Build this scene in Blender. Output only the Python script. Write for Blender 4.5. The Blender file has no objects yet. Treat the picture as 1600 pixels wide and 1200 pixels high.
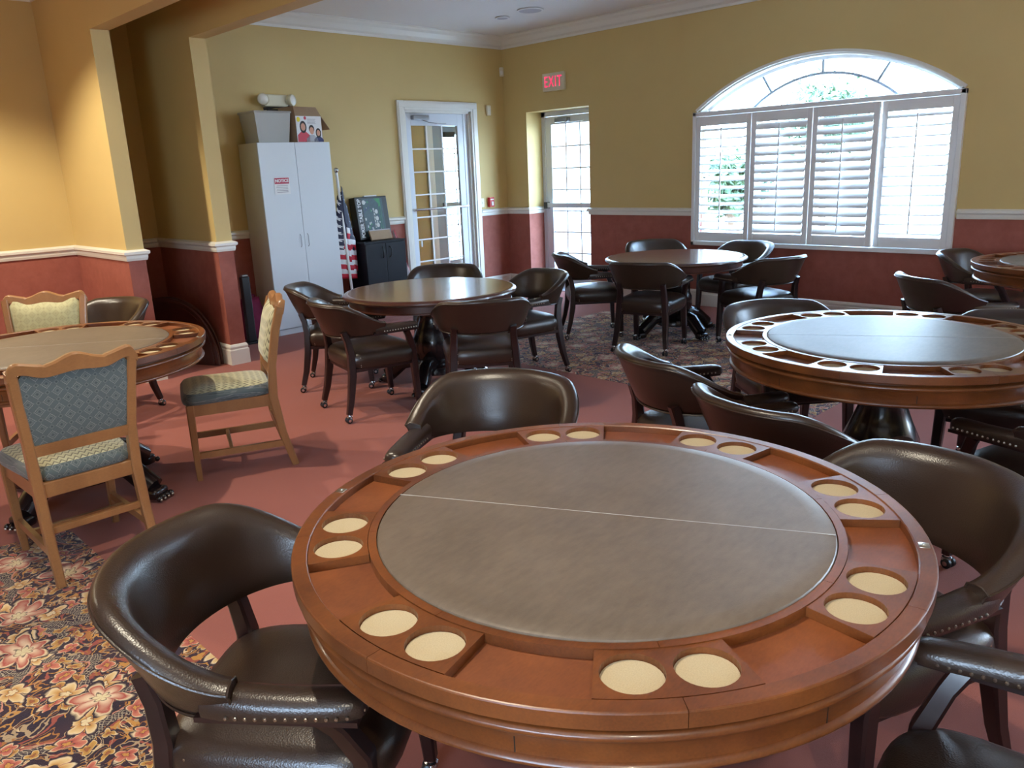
import bpy, bmesh, math, random
from mathutils import Vector, Matrix
from mathutils.geometry import tessellate_polygon
random.seed(7)
PI = math.pi
C = bpy.context.scene.collection
sc = bpy.context.scene
R_ = math.radians

# ------------------------------------------------------------------ camera
cd = bpy.data.cameras.new('camera'); cam = bpy.data.objects.new('camera', cd); C.objects.link(cam)
FW = Vector((0.67632646, 0.68881472, -0.26099194)); RT = Vector((0.70517041, -0.7078606, -0.04084184)); UP = Vector((0.21287837, 0.15642138, 0.96447662))
m = Matrix((RT, UP, -FW)).transposed().to_4x4(); m.translation = Vector((-8.16823, -8.25143, 1.65206))
cam.matrix_world = m
cd.sensor_width = 36; cd.lens = 1238.2 / 1600 * 36; cd.clip_start = 0.05
sc.camera = cam
# ------------------------------------------------------------------ world
w = bpy.data.worlds.new('sky'); sc.world = w; w.use_nodes = True
nt = w.node_tree; nt.nodes.clear()
wo = nt.nodes.new('ShaderNodeOutputWorld'); bg = nt.nodes.new('ShaderNodeBackground')
tc = nt.nodes.new('ShaderNodeTexCoord'); sx = nt.nodes.new('ShaderNodeSeparateXYZ'); cr = nt.nodes.new('ShaderNodeValToRGB')
nt.links.new(tc.outputs['Generated'], sx.inputs[0]); nt.links.new(sx.outputs['Z'], cr.inputs[0])
cr.color_ramp.elements[0].position = 0.0; cr.color_ramp.elements[0].color = (0.64, 0.82, 1.0, 1)
cr.color_ramp.elements[1].position = 0.6; cr.color_ramp.elements[1].color = (0.38, 0.62, 1.0, 1)
nt.links.new(cr.outputs[0], bg.inputs[0]); bg.inputs[1].default_value = 18.0
nt.links.new(bg.outputs[0], wo.inputs[0])
sl = bpy.data.lights.new('sun', 'SUN'); sl.energy = 12; sl.angle = 0.01; sl.color = (1.0, 0.96, 0.9)
so = bpy.data.objects.new('sun', sl); C.objects.link(so); so.rotation_euler = (R_(-38), 0, R_(8))
# ------------------------------------------------------------------ exposure / colour
vs = sc.view_settings; vs.view_transform = 'Standard'; vs.look = 'None'; vs.gamma = 1.0; vs.exposure = 0.95; vs.use_curve_mapping = False
sc.cycles.use_denoising = True
sc.cycles.max_bounces = 8; sc.cycles.diffuse_bounces = 5; sc.cycles.glossy_bounces = 4; sc.cycles.transparent_max_bounces = 12
sc.cycles.sample_clamp_indirect = 40.0
sc.cycles.caustics_reflective = False; sc.cycles.caustics_refractive = False

ZC = 3.38      # ceiling
XW_ = -11.2
def portal(name, loc, rot, sx_, sy_):
    l = bpy.data.lights.new(name, 'AREA'); l.shape = 'RECTANGLE'; l.size = sx_; l.size_y = sy_
    l.cycles.is_portal = True
    o = bpy.data.objects.new(name, l); C.objects.link(o); o.location = loc; o.rotation_euler = rot
# daylight portals in the window openings (they emit nothing themselves)
portal('window_portal', (0.1, -4.475, 1.68), (0, R_(90), 0), 1.95, 2.75)
portal('exit_door_portal', (0.28, -0.97, 1.2), (0, R_(90), 0), 2.4, 1.1)
portal('west_fill_portal', (XW_ + 0.1, -9.2, 1.65), (0, R_(-90), 0), 1.5, 2.4)  # portal for the unseen west opening, added to lift the right wall
portal('east_window_portal', (0.1, -10.55, 1.7), (0, R_(90), 0), 1.8, 3.7)

def can_light(x, y, z, power, ang=130, col=(1.0, 0.89, 0.69), rad=0.03):
    l = bpy.data.lights.new('ceiling_spot', 'SPOT'); l.energy = power; l.color = col; l.spot_size = R_(ang); l.spot_blend = 0.45; l.shadow_soft_size = rad
    o = bpy.data.objects.new('ceiling_spot', l); C.objects.link(o); o.location = (x, y, z)
CANS = [(-6.35, -3.75, 112, 96), (-7.30, -6.50, 122, 88), (-6.95, -1.5, 125, 122), (-8.4, -1.6, 135, 140), (-8.9, -9.5, 80, 120)]
for x, y, pw, an in CANS: can_light(x, y, ZC - 0.03, pw, an)

# ================================================================== materials
def newmat(name):
    m = bpy.data.materials.new(name); m.use_nodes = True
    nt = m.node_tree; b = nt.nodes['Principled BSDF']; return m, nt, b
class N:
    """tiny node helper"""
    def __init__(s, nt): s.nt = nt
    def n(s, t, **k):
        x = s.nt.nodes.new(t)
        for a, v in k.items(): setattr(x, a, v)
        return x
    def put(s, sock, v):
        if hasattr(v, 'links') or isinstance(v, bpy.types.NodeSocket): s.nt.links.new(v, sock)
        else: sock.default_value = v
    def m(s, op, a, b=0.0, c=0.0):
        x = s.n('ShaderNodeMath', operation=op); s.put(x.inputs[0], a); s.put(x.inputs[1], b); s.put(x.inputs[2], c); return x.outputs[0]
    def v(s, op, a, b=(0, 0, 0), sc_=None):
        x = s.n('ShaderNodeVectorMath', operation=op); s.put(x.inputs[0], a); s.put(x.inputs[1], b)
        if sc_ is not None: s.put(x.inputs['Scale'], sc_)
        return x.outputs['Value'] if op in ('LENGTH', 'DISTANCE', 'DOT_PRODUCT') else x.outputs[0]
    def mix(s, f, a, b):
        x = s.n('ShaderNodeMix', data_type='RGBA'); s.put(x.inputs[0], f)
        s.put(x.inputs[6], (*a, 1) if isinstance(a, tuple) and len(a) == 3 else a); s.put(x.inputs[7], (*b, 1) if isinstance(b, tuple) and len(b) == 3 else b)
        return x.outputs[2]
    def noise(s, vec, scale, detail=3, rough=0.5, col=False):
        x = s.n('ShaderNodeTexNoise'); s.put(x.inputs['Vector'], vec); x.inputs['Scale'].default_value = scale; x.inputs['Detail'].default_value = detail; x.inputs['Roughness'].default_value = rough
        return x.outputs['Color' if col else 'Fac']
    def coord(s, kind='Object'): return s.n('ShaderNodeTexCoord').outputs[kind]
    def ramp(s, f, stops, const=False):
        x = s.n('ShaderNodeValToRGB'); s.put(x.inputs[0], f); e = x.color_ramp.elements
        if const: x.color_ramp.interpolation = 'CONSTANT'
        while len(e) < len(stops): e.new(0.5)
        for i, (p, c) in enumerate(stops): e[i].position = p; e[i].color = (*c, 1)
        return x.outputs[0]
    def bump(s, b, h, strength=0.2, dist=0.01):
        x = s.n('ShaderNodeBump'); s.put(x.inputs['Height'], h); x.inputs['Strength'].default_value = strength; x.inputs['Distance'].default_value = dist
        s.nt.links.new(x.outputs[0], b.inputs['Normal'])
def simple(name, col, rough=0.5, metal=0.0, spec=0.5, coat=0.0, noise=0.0, nscale=20, bump=0.0, emis=None, estr=1.0):
    m, nt, b = newmat(name); h = N(nt)
    b.inputs['Roughness'].default_value = rough; b.inputs['Metallic'].default_value = metal
    b.inputs['Specular IOR Level'].default_value = spec; b.inputs['Coat Weight'].default_value = coat; b.inputs['Coat Roughness'].default_value = 0.12
    if noise or bump:
        f = h.noise(h.coord(), nscale, 4)
        c2 = tuple(min(1, c * (1 + noise)) for c in col); c1 = tuple(c * (1 - noise) for c in col)
        h.put(b.inputs['Base Color'], h.mix(f, c1, c2))
        if bump: h.bump(b, f, bump, 0.004)
    else:
        b.inputs['Base Color'].default_value = (*col, 1)
    if emis: b.inputs['Emission Color'].default_value = (*emis, 1); b.inputs['Emission Strength'].default_value = estr
    return m
def wood(name, c1, c2, rough=0.28, coat=0.5, scale=9.0, stretch=(0.12, 1, 1)):
    m, nt, b = newmat(name); h = N(nt)
    p = h.v('MULTIPLY', h.coord(), stretch)
    a = h.noise(p, scale, 6, 0.6); g = h.noise(h.v('MULTIPLY', h.coord(), (stretch[0] * 2, 6, 6)), 40, 3)
    f = h.m('ADD', h.m('MULTIPLY', a, 0.75), h.m('MULTIPLY', g, 0.25))
    h.put(b.inputs['Base Color'], h.ramp(f, [(0.3, c1), (0.7, c2)]))
    b.inputs['Roughness'].default_value = rough; b.inputs['Coat Weight'].default_value = coat; b.inputs['Coat Roughness'].default_value = 0.1
    return m
def leather(name, c1, c2, rough=0.34):
    m, nt, b = newmat(name); h = N(nt); co = h.coord()
    a = h.noise(co, 6, 5, 0.6)
    h.put(b.inputs['Base Color'], h.mix(a, c1, c2))
    v = h.n('ShaderNodeTexVoronoi'); h.put(v.inputs['Vector'], co); v.inputs['Scale'].default_value = 260
    h.bump(b, h.m('ADD', v.outputs['Distance'], h.noise(co, 25, 3)), 0.12, 0.003)
    h.put(b.inputs['Roughness'], h.m('ADD', h.m('MULTIPLY', a, 0.12), rough - 0.06))
    b.inputs['Specular IOR Level'].default_value = 0.6
    return m
M = {}
M['leather'] = leather('dark_brown_leather', (0.018, 0.0095, 0.0062), (0.038, 0.0215, 0.014), 0.31)
M['dark_wood'] = wood('dark_mahogany', (0.009, 0.003, 0.0028), (0.024, 0.007, 0.006), 0.35, 0.25)
M['table_wood'] = wood('cherry_table_wood', (0.070, 0.018, 0.005), (0.21, 0.062, 0.014), 0.33, 0.15, 5.0, (1, 1, 1))
M['tray_wood'] = wood('cherry_tray_wood', (0.12, 0.030, 0.009), (0.24, 0.070, 0.019), 0.45, 0.0, 6.0, (1, 1, 1))
M['top_wood'] = wood('flat_top_wood', (0.075, 0.030, 0.014), (0.13, 0.055, 0.025), 0.22, 0.4, 4.0)
M['dark_table'] = wood('dark_table_wood', (0.035, 0.010, 0.006), (0.075, 0.020, 0.010), 0.3, 0.5, 5.0, (1, 1, 1))
M['black_wood'] = simple('pedestal_black_brown', (0.012, 0.007, 0.007), 0.25, coat=0.4)
def vinyl_mat():
    m, nt, b = newmat('taupe_vinyl_playfield'); h = N(nt); co = h.coord()
    a = h.noise(co, 5, 6, 0.7); g = h.noise(h.v('MULTIPLY', co, (1, 3, 1)), 22, 4, 0.6)
    h.put(b.inputs['Base Color'], h.ramp(h.m('ADD', h.m('MULTIPLY', a, 0.6), h.m('MULTIPLY', g, 0.4)), [(0.35, (0.105, 0.077, 0.056)), (0.65, (0.150, 0.113, 0.083))]))
    v = h.n('ShaderNodeTexVoronoi'); h.put(v.inputs['Vector'], co); v.inputs['Scale'].default_value = 320; h.bump(b, v.outputs['Distance'], 0.06, 0.002)
    b.inputs['Roughness'].default_value = 0.42; b.inputs['Specular IOR Level'].default_value = 0.30
    M['vinyl'] = m
vinyl_mat()
M['cork'] = simple('cork', (0.47, 0.385, 0.245), 0.9, noise=0.22, nscale=420)
M['brass'] = simple('antique_brass', (0.42, 0.37, 0.30), 0.35, 1.0)
M['chrome'] = simple('worn_chrome', (0.6, 0.6, 0.6), 0.25, 1.0)
M['rubber'] = simple('black_rubber', (0.01, 0.01, 0.01), 0.35)
M['oak'] = wood('honey_oak', (0.20, 0.086, 0.030), (0.33, 0.152, 0.055), 0.35, 0.35, 7.0, (1, 1, 0.15))
M['white_trim'] = simple('white_trim_paint', (0.72, 0.70, 0.64), 0.35)
M['white_cool'] = simple('white_satin_shutter', (0.74, 0.74, 0.74), 0.4)
M['alu'] = simple('white_metal_door_frame', (0.62, 0.65, 0.70), 0.35)
M['door_grey'] = simple('blue_grey_door_paint', (0.30, 0.34, 0.38), 0.4)
M['cab_white'] = simple('white_melamine', (0.62, 0.66, 0.70), 0.4)
M['cab_side'] = simple('cream_melamine_side', (0.50, 0.46, 0.38), 0.5)
M['cab_black'] = simple('black_laminate', (0.006, 0.007, 0.013), 0.5, spec=0.3, noise=0.2, nscale=60)
M['black'] = simple('black_plastic', (0.008, 0.008, 0.009), 0.4)
M['grey_metal'] = simple('grey_metal', (0.30, 0.31, 0.33), 0.35, 0.8)
M['red_plastic'] = simple('red_plastic', (0.55, 0.02, 0.04), 0.4)
M['cardboard'] = simple('cardboard', (0.36, 0.24, 0.15), 0.85, noise=0.1, nscale=40)
M['cream_plastic'] = simple('cream_plastic', (0.66, 0.60, 0.44), 0.4)
M['magenta'] = simple('magenta_cloth_bag', (0.17, 0.004, 0.045), 0.8, noise=0.3, nscale=14, bump=0.4)
M['ceiling'] = simple('ceiling_paint', (0.78, 0.77, 0.76), 0.9, noise=0.03, nscale=80)
M['concrete'] = simple('pale_concrete', (0.55, 0.53, 0.50), 0.9, noise=0.1, nscale=3)
M['ext_yellow'] = simple('exterior_yellow_stucco', (0.62, 0.50, 0.20), 0.9, noise=0.08, nscale=60, bump=0.2)
M['leaf'] = simple('tree_leaves', (0.10, 0.16, 0.085), 0.6, noise=0.4, nscale=3)
M['bark'] = simple('bark', (0.14, 0.09, 0.06), 0.9, noise=0.3, nscale=20)
M['grass'] = simple('lawn_grass', (0.16, 0.25, 0.08), 0.9, noise=0.3, nscale=8)
M['red_letter'] = simple('exit_red_letters', (0.8, 0.02, 0.08), 0.4, emis=(1.0, 0.03, 0.14), estr=0.6)
M['sign_red'] = simple('notice_red', (0.45, 0.02, 0.06), 0.5)
M['paper'] = simple('white_paper', (0.75, 0.75, 0.76), 0.7)
M['ink'] = simple('grey_ink', (0.25, 0.2, 0.25), 0.7)
M['skin'] = simple('printed_skin', (0.62, 0.30, 0.20), 0.6)
M['hair'] = simple('printed_hair', (0.02, 0.012, 0.01), 0.6)
M['print_red'] = simple('printed_red', (0.55, 0.05, 0.08), 0.6)
M['print_blue'] = simple('printed_navy', (0.03, 0.03, 0.12), 0.6)
M['print_grey'] = simple('printed_pale_grey', (0.45, 0.45, 0.50), 0.6)
M['yellow'] = simple('yellow_sticker', (0.75, 0.62, 0.02), 0.6)
M['green'] = simple('printed_green', (0.02, 0.20, 0.06), 0.5)
M['teal_print'] = simple('printed_dark_teal', (0.02, 0.055, 0.065), 0.4, noise=0.7, nscale=60)
M['silver_print'] = simple('printed_silver', (0.5, 0.5, 0.48), 0.4)

def wall_mats():
    m, nt, b = newmat('yellow_wall_paint'); h = N(nt)
    f = h.noise(h.coord(), 2.5, 3); h.put(b.inputs['Base Color'], h.mix(f, (0.55, 0.40, 0.160), (0.595, 0.44, 0.180)))
    h.bump(b, h.noise(h.coord(), 240, 2), 0.08, 0.002); b.inputs['Roughness'].default_value = 0.6; M['yellow_wall'] = m
    m, nt, b = newmat('terracotta_suede_wall'); h = N(nt)
    f = h.noise(h.coord(), 9, 6, 0.65); h.put(b.inputs['Base Color'], h.ramp(f, [(0.3, (0.27, 0.075, 0.052)), (0.7, (0.35, 0.105, 0.076))]))
    h.bump(b, h.noise(h.coord(), 200, 2), 0.1, 0.002); b.inputs['Roughness'].default_value = 0.75; M['red_wall'] = m
    m, nt, b = newmat('burgundy_carpet'); h = N(nt)
    f = h.noise(h.coord(), 1.3, 5, 0.6); g = h.noise(h.coord(), 500, 2)
    c = h.mix(f, (0.30, 0.102, 0.078), (0.37, 0.130, 0.100)); h.put(b.inputs['Base Color'], h.mix(h.m('MULTIPLY', g, 0.6), c, (0.22, 0.07, 0.06)))
    h.bump(b, g, 0.5, 0.004); b.inputs['Roughness'].default_value = 0.95; b.inputs['Specular IOR Level'].default_value = 0.15
    b.inputs['Sheen Weight'].default_value = 0.08; b.inputs['Sheen Roughness'].default_value = 0.4; M['carpet'] = m
wall_mats()

def rug_mat():
    m, nt, b = newmat('floral_patterned_carpet'); h = N(nt)
    co = h.coord()
    warp = h.v('ADD', h.v('SCALE', h.v('SUBTRACT', h.noise(co, 4.5, 2, col=True), (0.5, 0.5, 0.5)), sc_=0.16), h.v('SCALE', h.v('SUBTRACT', h.noise(co, 24.0, 2, col=True), (0.5, 0.5, 0.5)), sc_=0.034))
    P = h.v('MULTIPLY', h.v('ADD', co, warp), (1, 1, 0))
    base = h.ramp(h.noise(co, 6, 3), [(0.4, (0.016, 0.006, 0.010)), (0.7, (0.035, 0.012, 0.013))])
    col = base
    def scroll(col, scale, lo, hi, c, seed):
        n = h.noise(h.v('ADD', P, (seed, seed * 1.7, 0)), scale, 1.5)
        t = h.m('MULTIPLY', h.m('GREATER_THAN', n, lo), h.m('LESS_THAN', n, hi)); return h.mix(t, col, c)
    col = scroll(col, 9, 0.40, 0.455, (0.26, 0.055, 0.030), 3.1)
    col = scroll(col, 13, 0.50, 0.535, (0.42, 0.20, 0.035), 8.3)
    col = scroll(col, 11, 0.60, 0.625, (0.55, 0.40, 0.22), 5.7)
    def flowers(col, scale, petals, size, c_in, c_out, c_mid, keep, seed, depth=0.35):
        v = h.n('ShaderNodeTexVoronoi', voronoi_dimensions='2D'); h.put(v.inputs['Vector'], h.v('ADD', P, (seed, seed * .7, 0))); v.inputs['Scale'].default_value = scale; v.inputs['Randomness'].default_value = 0.75
        pc = h.v('SCALE', h.v('ADD', P, (seed, seed * .7, 0)), sc_=scale)
        d = h.v('SUBTRACT', pc, h.v('SCALE', v.outputs['Position'], sc_=scale))
        s = h.n('ShaderNodeSeparateXYZ'); h.put(s.inputs[0], d)
        ang = h.m('ARCTAN2', s.outputs[1], s.outputs[0]); r = h.m('SQRT', h.m('ADD', h.m('MULTIPLY', s.outputs[0], s.outputs[0]), h.m('MULTIPLY', s.outputs[1], s.outputs[1])))
        rs = h.n('ShaderNodeSeparateColor'); h.put(rs.inputs[0], v.outputs['Color'])
        ph = h.m('MULTIPLY', rs.outputs[0], 6.28)
        lob = h.m('ABSOLUTE', h.m('SINE', h.m('ADD', h.m('MULTIPLY', ang, petals / 2), ph)))
        edge = h.m('MULTIPLY', h.m('ADD', 1 - depth, h.m('MULTIPLY', lob, depth)), size)
        q = h.m('DIVIDE', r, edge)
        on = h.m('LESS_THAN', rs.outputs[1], keep)
        cc = h.ramp(q, [(0.0, c_mid), (0.24, c_mid), (0.27, (0.02, 0.008, 0.01)), (0.32, c_in), (0.72, c_out), (0.80, (0.62, 0.48, 0.30)), (0.90, (0.02, 0.008, 0.01)), (1.0, (0.02, 0.008, 0.01))])
        # petal veins
        vein = h.m('LESS_THAN', lob, 0.16)
        cc = h.mix(h.m('MULTIPLY', vein, 0.6), cc, (0.25, 0.04, 0.03))
        mask = h.m('MULTIPLY', h.m('LESS_THAN', q, 1.0), on)
        return h.mix(mask, col, cc)
    col = scroll(col, 15, 0.42, 0.455, (0.34, 0.24, 0.13), 12.4)
    col = scroll(col, 17, 0.56, 0.59, (0.30, 0.12, 0.02), 21.9)
    n_ = h.noise(h.v('ADD', P, (31, 17, 0)), 3.2, 0.5); band = h.m('MULTIPLY', h.m('GREATER_THAN', n_, 0.465), h.m('LESS_THAN', n_, 0.535))
    s_ = h.n('ShaderNodeSeparateXYZ'); h.put(s_.inputs[0], P); ua = h.m('FRACT', h.m('MULTIPLY', h.m('ADD', s_.outputs[0], s_.outputs[1]), 62)); va = h.m('FRACT', h.m('MULTIPLY', h.m('SUBTRACT', s_.outputs[0], s_.outputs[1]), 62))
    net = h.m('MAXIMUM', h.m('LESS_THAN', ua, 0.2), h.m('LESS_THAN', va, 0.2))
    col = h.mix(band, col, h.mix(net, (0.020, 0.008, 0.012), (0.36, 0.30, 0.20)))
    edge_ = h.m('MULTIPLY', h.m('GREATER_THAN', n_, 0.455), h.m('LESS_THAN', n_, 0.467)); col = h.mix(edge_, col, (0.48, 0.20, 0.13))
    col = flowers(col, 13, 3, 0.42, (0.33, 0.15, 0.025), (0.44, 0.25, 0.05), (0.26, 0.08, 0.02), 0.5, 1.3, 0.6)
    col = flowers(col, 9, 4, 0.42, (0.30, 0.055, 0.035), (0.48, 0.16, 0.09), (0.45, 0.22, 0.04), 0.6, 4.9, 0.5)
    col = flowers(col, 6, 5, 0.44, (0.42, 0.20, 0.035), (0.58, 0.42, 0.20), (0.60, 0.48, 0.28), 0.42, 2.2, 0.5)
    col = flowers(col, 3.6, 6, 0.46, (0.66, 0.50, 0.33), (0.33, 0.05, 0.028), (0.62, 0.52, 0.30), 0.42, 7.7, 0.5)
    h.put(b.inputs['Base Color'], col)
    h.bump(b, h.noise(co, 400, 2), 0.5, 0.004)
    b.inputs['Roughness'].default_value = 0.95; b.inputs['Specular IOR Level'].default_value = 0.15
    b.inputs['Sheen Weight'].default_value = 0.2; b.inputs['Sheen Tint'].default_value = (0.75, 0.7, 0.9, 1)
    M['rug'] = m
rug_mat()

def fabric_mats():
    # damask: repeated scalloped diamonds in UV-free object space. axes chosen per use
    def damask(name, ground, line, dot, axes, pitch=0.075):
        m, nt, b = newmat(name); h = N(nt); s = h.n('ShaderNodeSeparateXYZ'); h.put(s.inputs[0], h.coord())
        u, v = s.outputs[axes[0]], s.outputs[axes[1]]
        def cell(off):
            a = h.m('SUBTRACT', h.m('FRACT', h.m('ADD', h.m('DIVIDE', u, pitch), off)), 0.5); c = h.m('SUBTRACT', h.m('FRACT', h.m('ADD', h.m('DIVIDE', v, pitch), off)), 0.5)
            ang = h.m('ARCTAN2', c, a); r = h.m('ADD', h.m('ABSOLUTE', a), h.m('ABSOLUTE', c))
            return h.m('ADD', r, h.m('MULTIPLY', h.m('ABSOLUTE', h.m('SINE', h.m('MULTIPLY', ang, 6))), 0.035))
        r1 = cell(0.0); r2 = cell(0.5)
        def cell2(o1, o2):
            a = h.m('SUBTRACT', h.m('FRACT', h.m('ADD', h.m('DIVIDE', u, pitch), o1)), 0.5); c = h.m('SUBTRACT', h.m('FRACT', h.m('ADD', h.m('DIVIDE', v, pitch), o2)), 0.5)
            return h.m('ADD', h.m('ABSOLUTE', a), h.m('ABSOLUTE', c))
        r3 = h.m('MINIMUM', cell2(0.0, 0.5), cell2(0.5, 0.0)); r1 = h.m('MINIMUM', r1, r2)
        def band(r, lo, hi): return h.m('MULTIPLY', h.m('GREATER_THAN', r, lo), h.m('LESS_THAN', r, hi))
        ln = h.m('MAXIMUM', h.m('MAXIMUM', band(r1, 0.27, 0.315), h.m('MULTIPLY', band(r1, 0.15, 0.185), 0.7)), h.m('MULTIPLY', band(r3, 0.10, 0.14), 0.5))
        dt = h.m('MAXIMUM', h.m('LESS_THAN', r1, 0.07), h.m('LESS_THAN', r3, 0.05))
        n = h.noise(h.coord(), 300, 2)
        c = h.mix(h.m('MULTIPLY', ln, h.m('ADD', 0.5, h.m('MULTIPLY', n, 0.5))), ground, line); c = h.mix(h.m('MULTIPLY', dt, 0.8), c, dot)
        h.put(b.inputs['Base Color'], c); h.bump(b, n, 0.3, 0.002)
        b.inputs['Roughness'].default_value = 0.8; b.inputs['Sheen Weight'].default_value = 0.3
        return m
    M['fab_back'] = damask('teal_grey_damask', (0.070, 0.090, 0.088), (0.22, 0.215, 0.20), (0.03, 0.04, 0.04), (0, 2))
    M['fab_cushion'] = damask('pale_green_damask', (0.40, 0.37, 0.20), (0.20, 0.18, 0.08), (0.13, 0.11, 0.05), (0, 2), 0.07)
    m, nt, b = newmat('zigzag_green_fabric'); h = N(nt); s = h.n('ShaderNodeSeparateXYZ'); h.put(s.inputs[0], h.coord())
    x, y, z = s.outputs
    t = h.m('ADD', y, h.m('MULTIPLY', z, 1.0))
    zig = h.m('PINGPONG', x, 0.014)
    f = h.m('FRACT', h.m('DIVIDE', h.m('ADD', t, h.m('MULTIPLY', zig, 1.9)), 0.040))
    c = h.ramp(f, [(0.0, (0.40, 0.37, 0.20)), (0.48, (0.50, 0.46, 0.27)), (0.54, (0.085, 0.07, 0.03)), (0.78, (0.12, 0.10, 0.045)), (0.86, (0.42, 0.39, 0.22))])
    n = h.noise(h.coord(), 300, 2); h.put(b.inputs['Base Color'], h.mix(h.m('MULTIPLY', n, 0.3), c, (0.2, 0.18, 0.1))); h.bump(b, n, 0.3, 0.002)
    b.inputs['Roughness'].default_value = 0.75; b.inputs['Sheen Weight'].default_value = 0.3; M['fab_zig'] = m
    # flag
    m, nt, b = newmat('stars_and_stripes_cloth'); h = N(nt); uv = h.n('ShaderNodeSeparateXYZ'); h.put(uv.inputs[0], h.coord('UV'))
    u, v = uv.outputs[0], uv.outputs[1]
    stripe = h.m('GREATER_THAN', h.m('FRACT', h.m('MULTIPLY', h.m('SUBTRACT', 1.0, v), 6.5)), 0.5)
    col = h.mix(stripe, (0.50, 0.01, 0.035), (0.75, 0.75, 0.78))
    # canton: u<.42 , v>.46
    can = h.m('MULTIPLY', h.m('LESS_THAN', u, 0.42), h.m('GREATER_THAN', v, 6 / 13))
    def star(off):
        a = h.m('SUBTRACT', h.m('FRACT', h.m('ADD', h.m('MULTIPLY', u, 6 / .42), off)), 0.5); c = h.m('SUBTRACT', h.m('FRACT', h.m('ADD', h.m('MULTIPLY', h.m('SUBTRACT', v, 6 / 13), 5 / .54), off)), 0.5)
        r = h.m('SQRT', h.m('ADD', h.m('MULTIPLY', a, a), h.m('MULTIPLY', c, c))); ang = h.m('ARCTAN2', a, c)
        sp = h.m('PINGPONG', h.m('ADD', ang, 2 * PI), PI / 5)
        edge = h.m('SUBTRACT', 0.34, h.m('MULTIPLY', sp, 0.33)); return h.m('LESS_THAN', r, edge)
    st = h.m('MAXIMUM', star(0.0), 0.0)
    cc = h.mix(st, (0.012, 0.014, 0.05), (0.75, 0.75, 0.78))
    h.put(b.inputs['Base Color'], h.mix(can, col, cc)); b.inputs['Roughness'].default_value = 0.6; M['flag'] = m
    # frosted storage tub
    m, nt, b = newmat('milky_clear_plastic'); h = N(nt)
    tr = h.n('ShaderNodeBsdfTransparent'); mx = h.n('ShaderNodeMixShader'); mx.inputs[0].default_value = 0.5
    b.inputs['Base Color'].default_value = (0.55, 0.53, 0.50, 1); b.inputs['Roughness'].default_value = 0.3
    nt.links.new(tr.outputs[0], mx.inputs[1]); nt.links.new(b.outputs[0], mx.inputs[2]); nt.links.new(mx.outputs[0], nt.nodes['Material Output'].inputs[0]); M['tub'] = m
    # window glass : thin pane
    m, nt, b = newmat('thin_window_glass'); h = N(nt)
    tr = h.n('ShaderNodeBsdfTransparent'); gl = h.n('ShaderNodeBsdfGlossy'); gl.inputs['Roughness'].default_value = 0.02
    fr = h.n('ShaderNodeLayerWeight'); fr.inputs[0].default_value = 0.5; mx = h.n('ShaderNodeMixShader')
    tr.inputs[0].default_value = (0.93, 0.96, 0.96, 1)
    h.put(mx.inputs[0], h.m('ADD', 0.03, h.m('MULTIPLY', h.m('POWER', fr.outputs['Facing'], 5.0), 0.9))); nt.links.new(tr.outputs[0], mx.inputs[1]); nt.links.new(gl.outputs[0], mx.inputs[2]); nt.links.new(mx.outputs[0], nt.nodes['Material Output'].inputs[0]); M['glass'] = m
fabric_mats()

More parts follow.
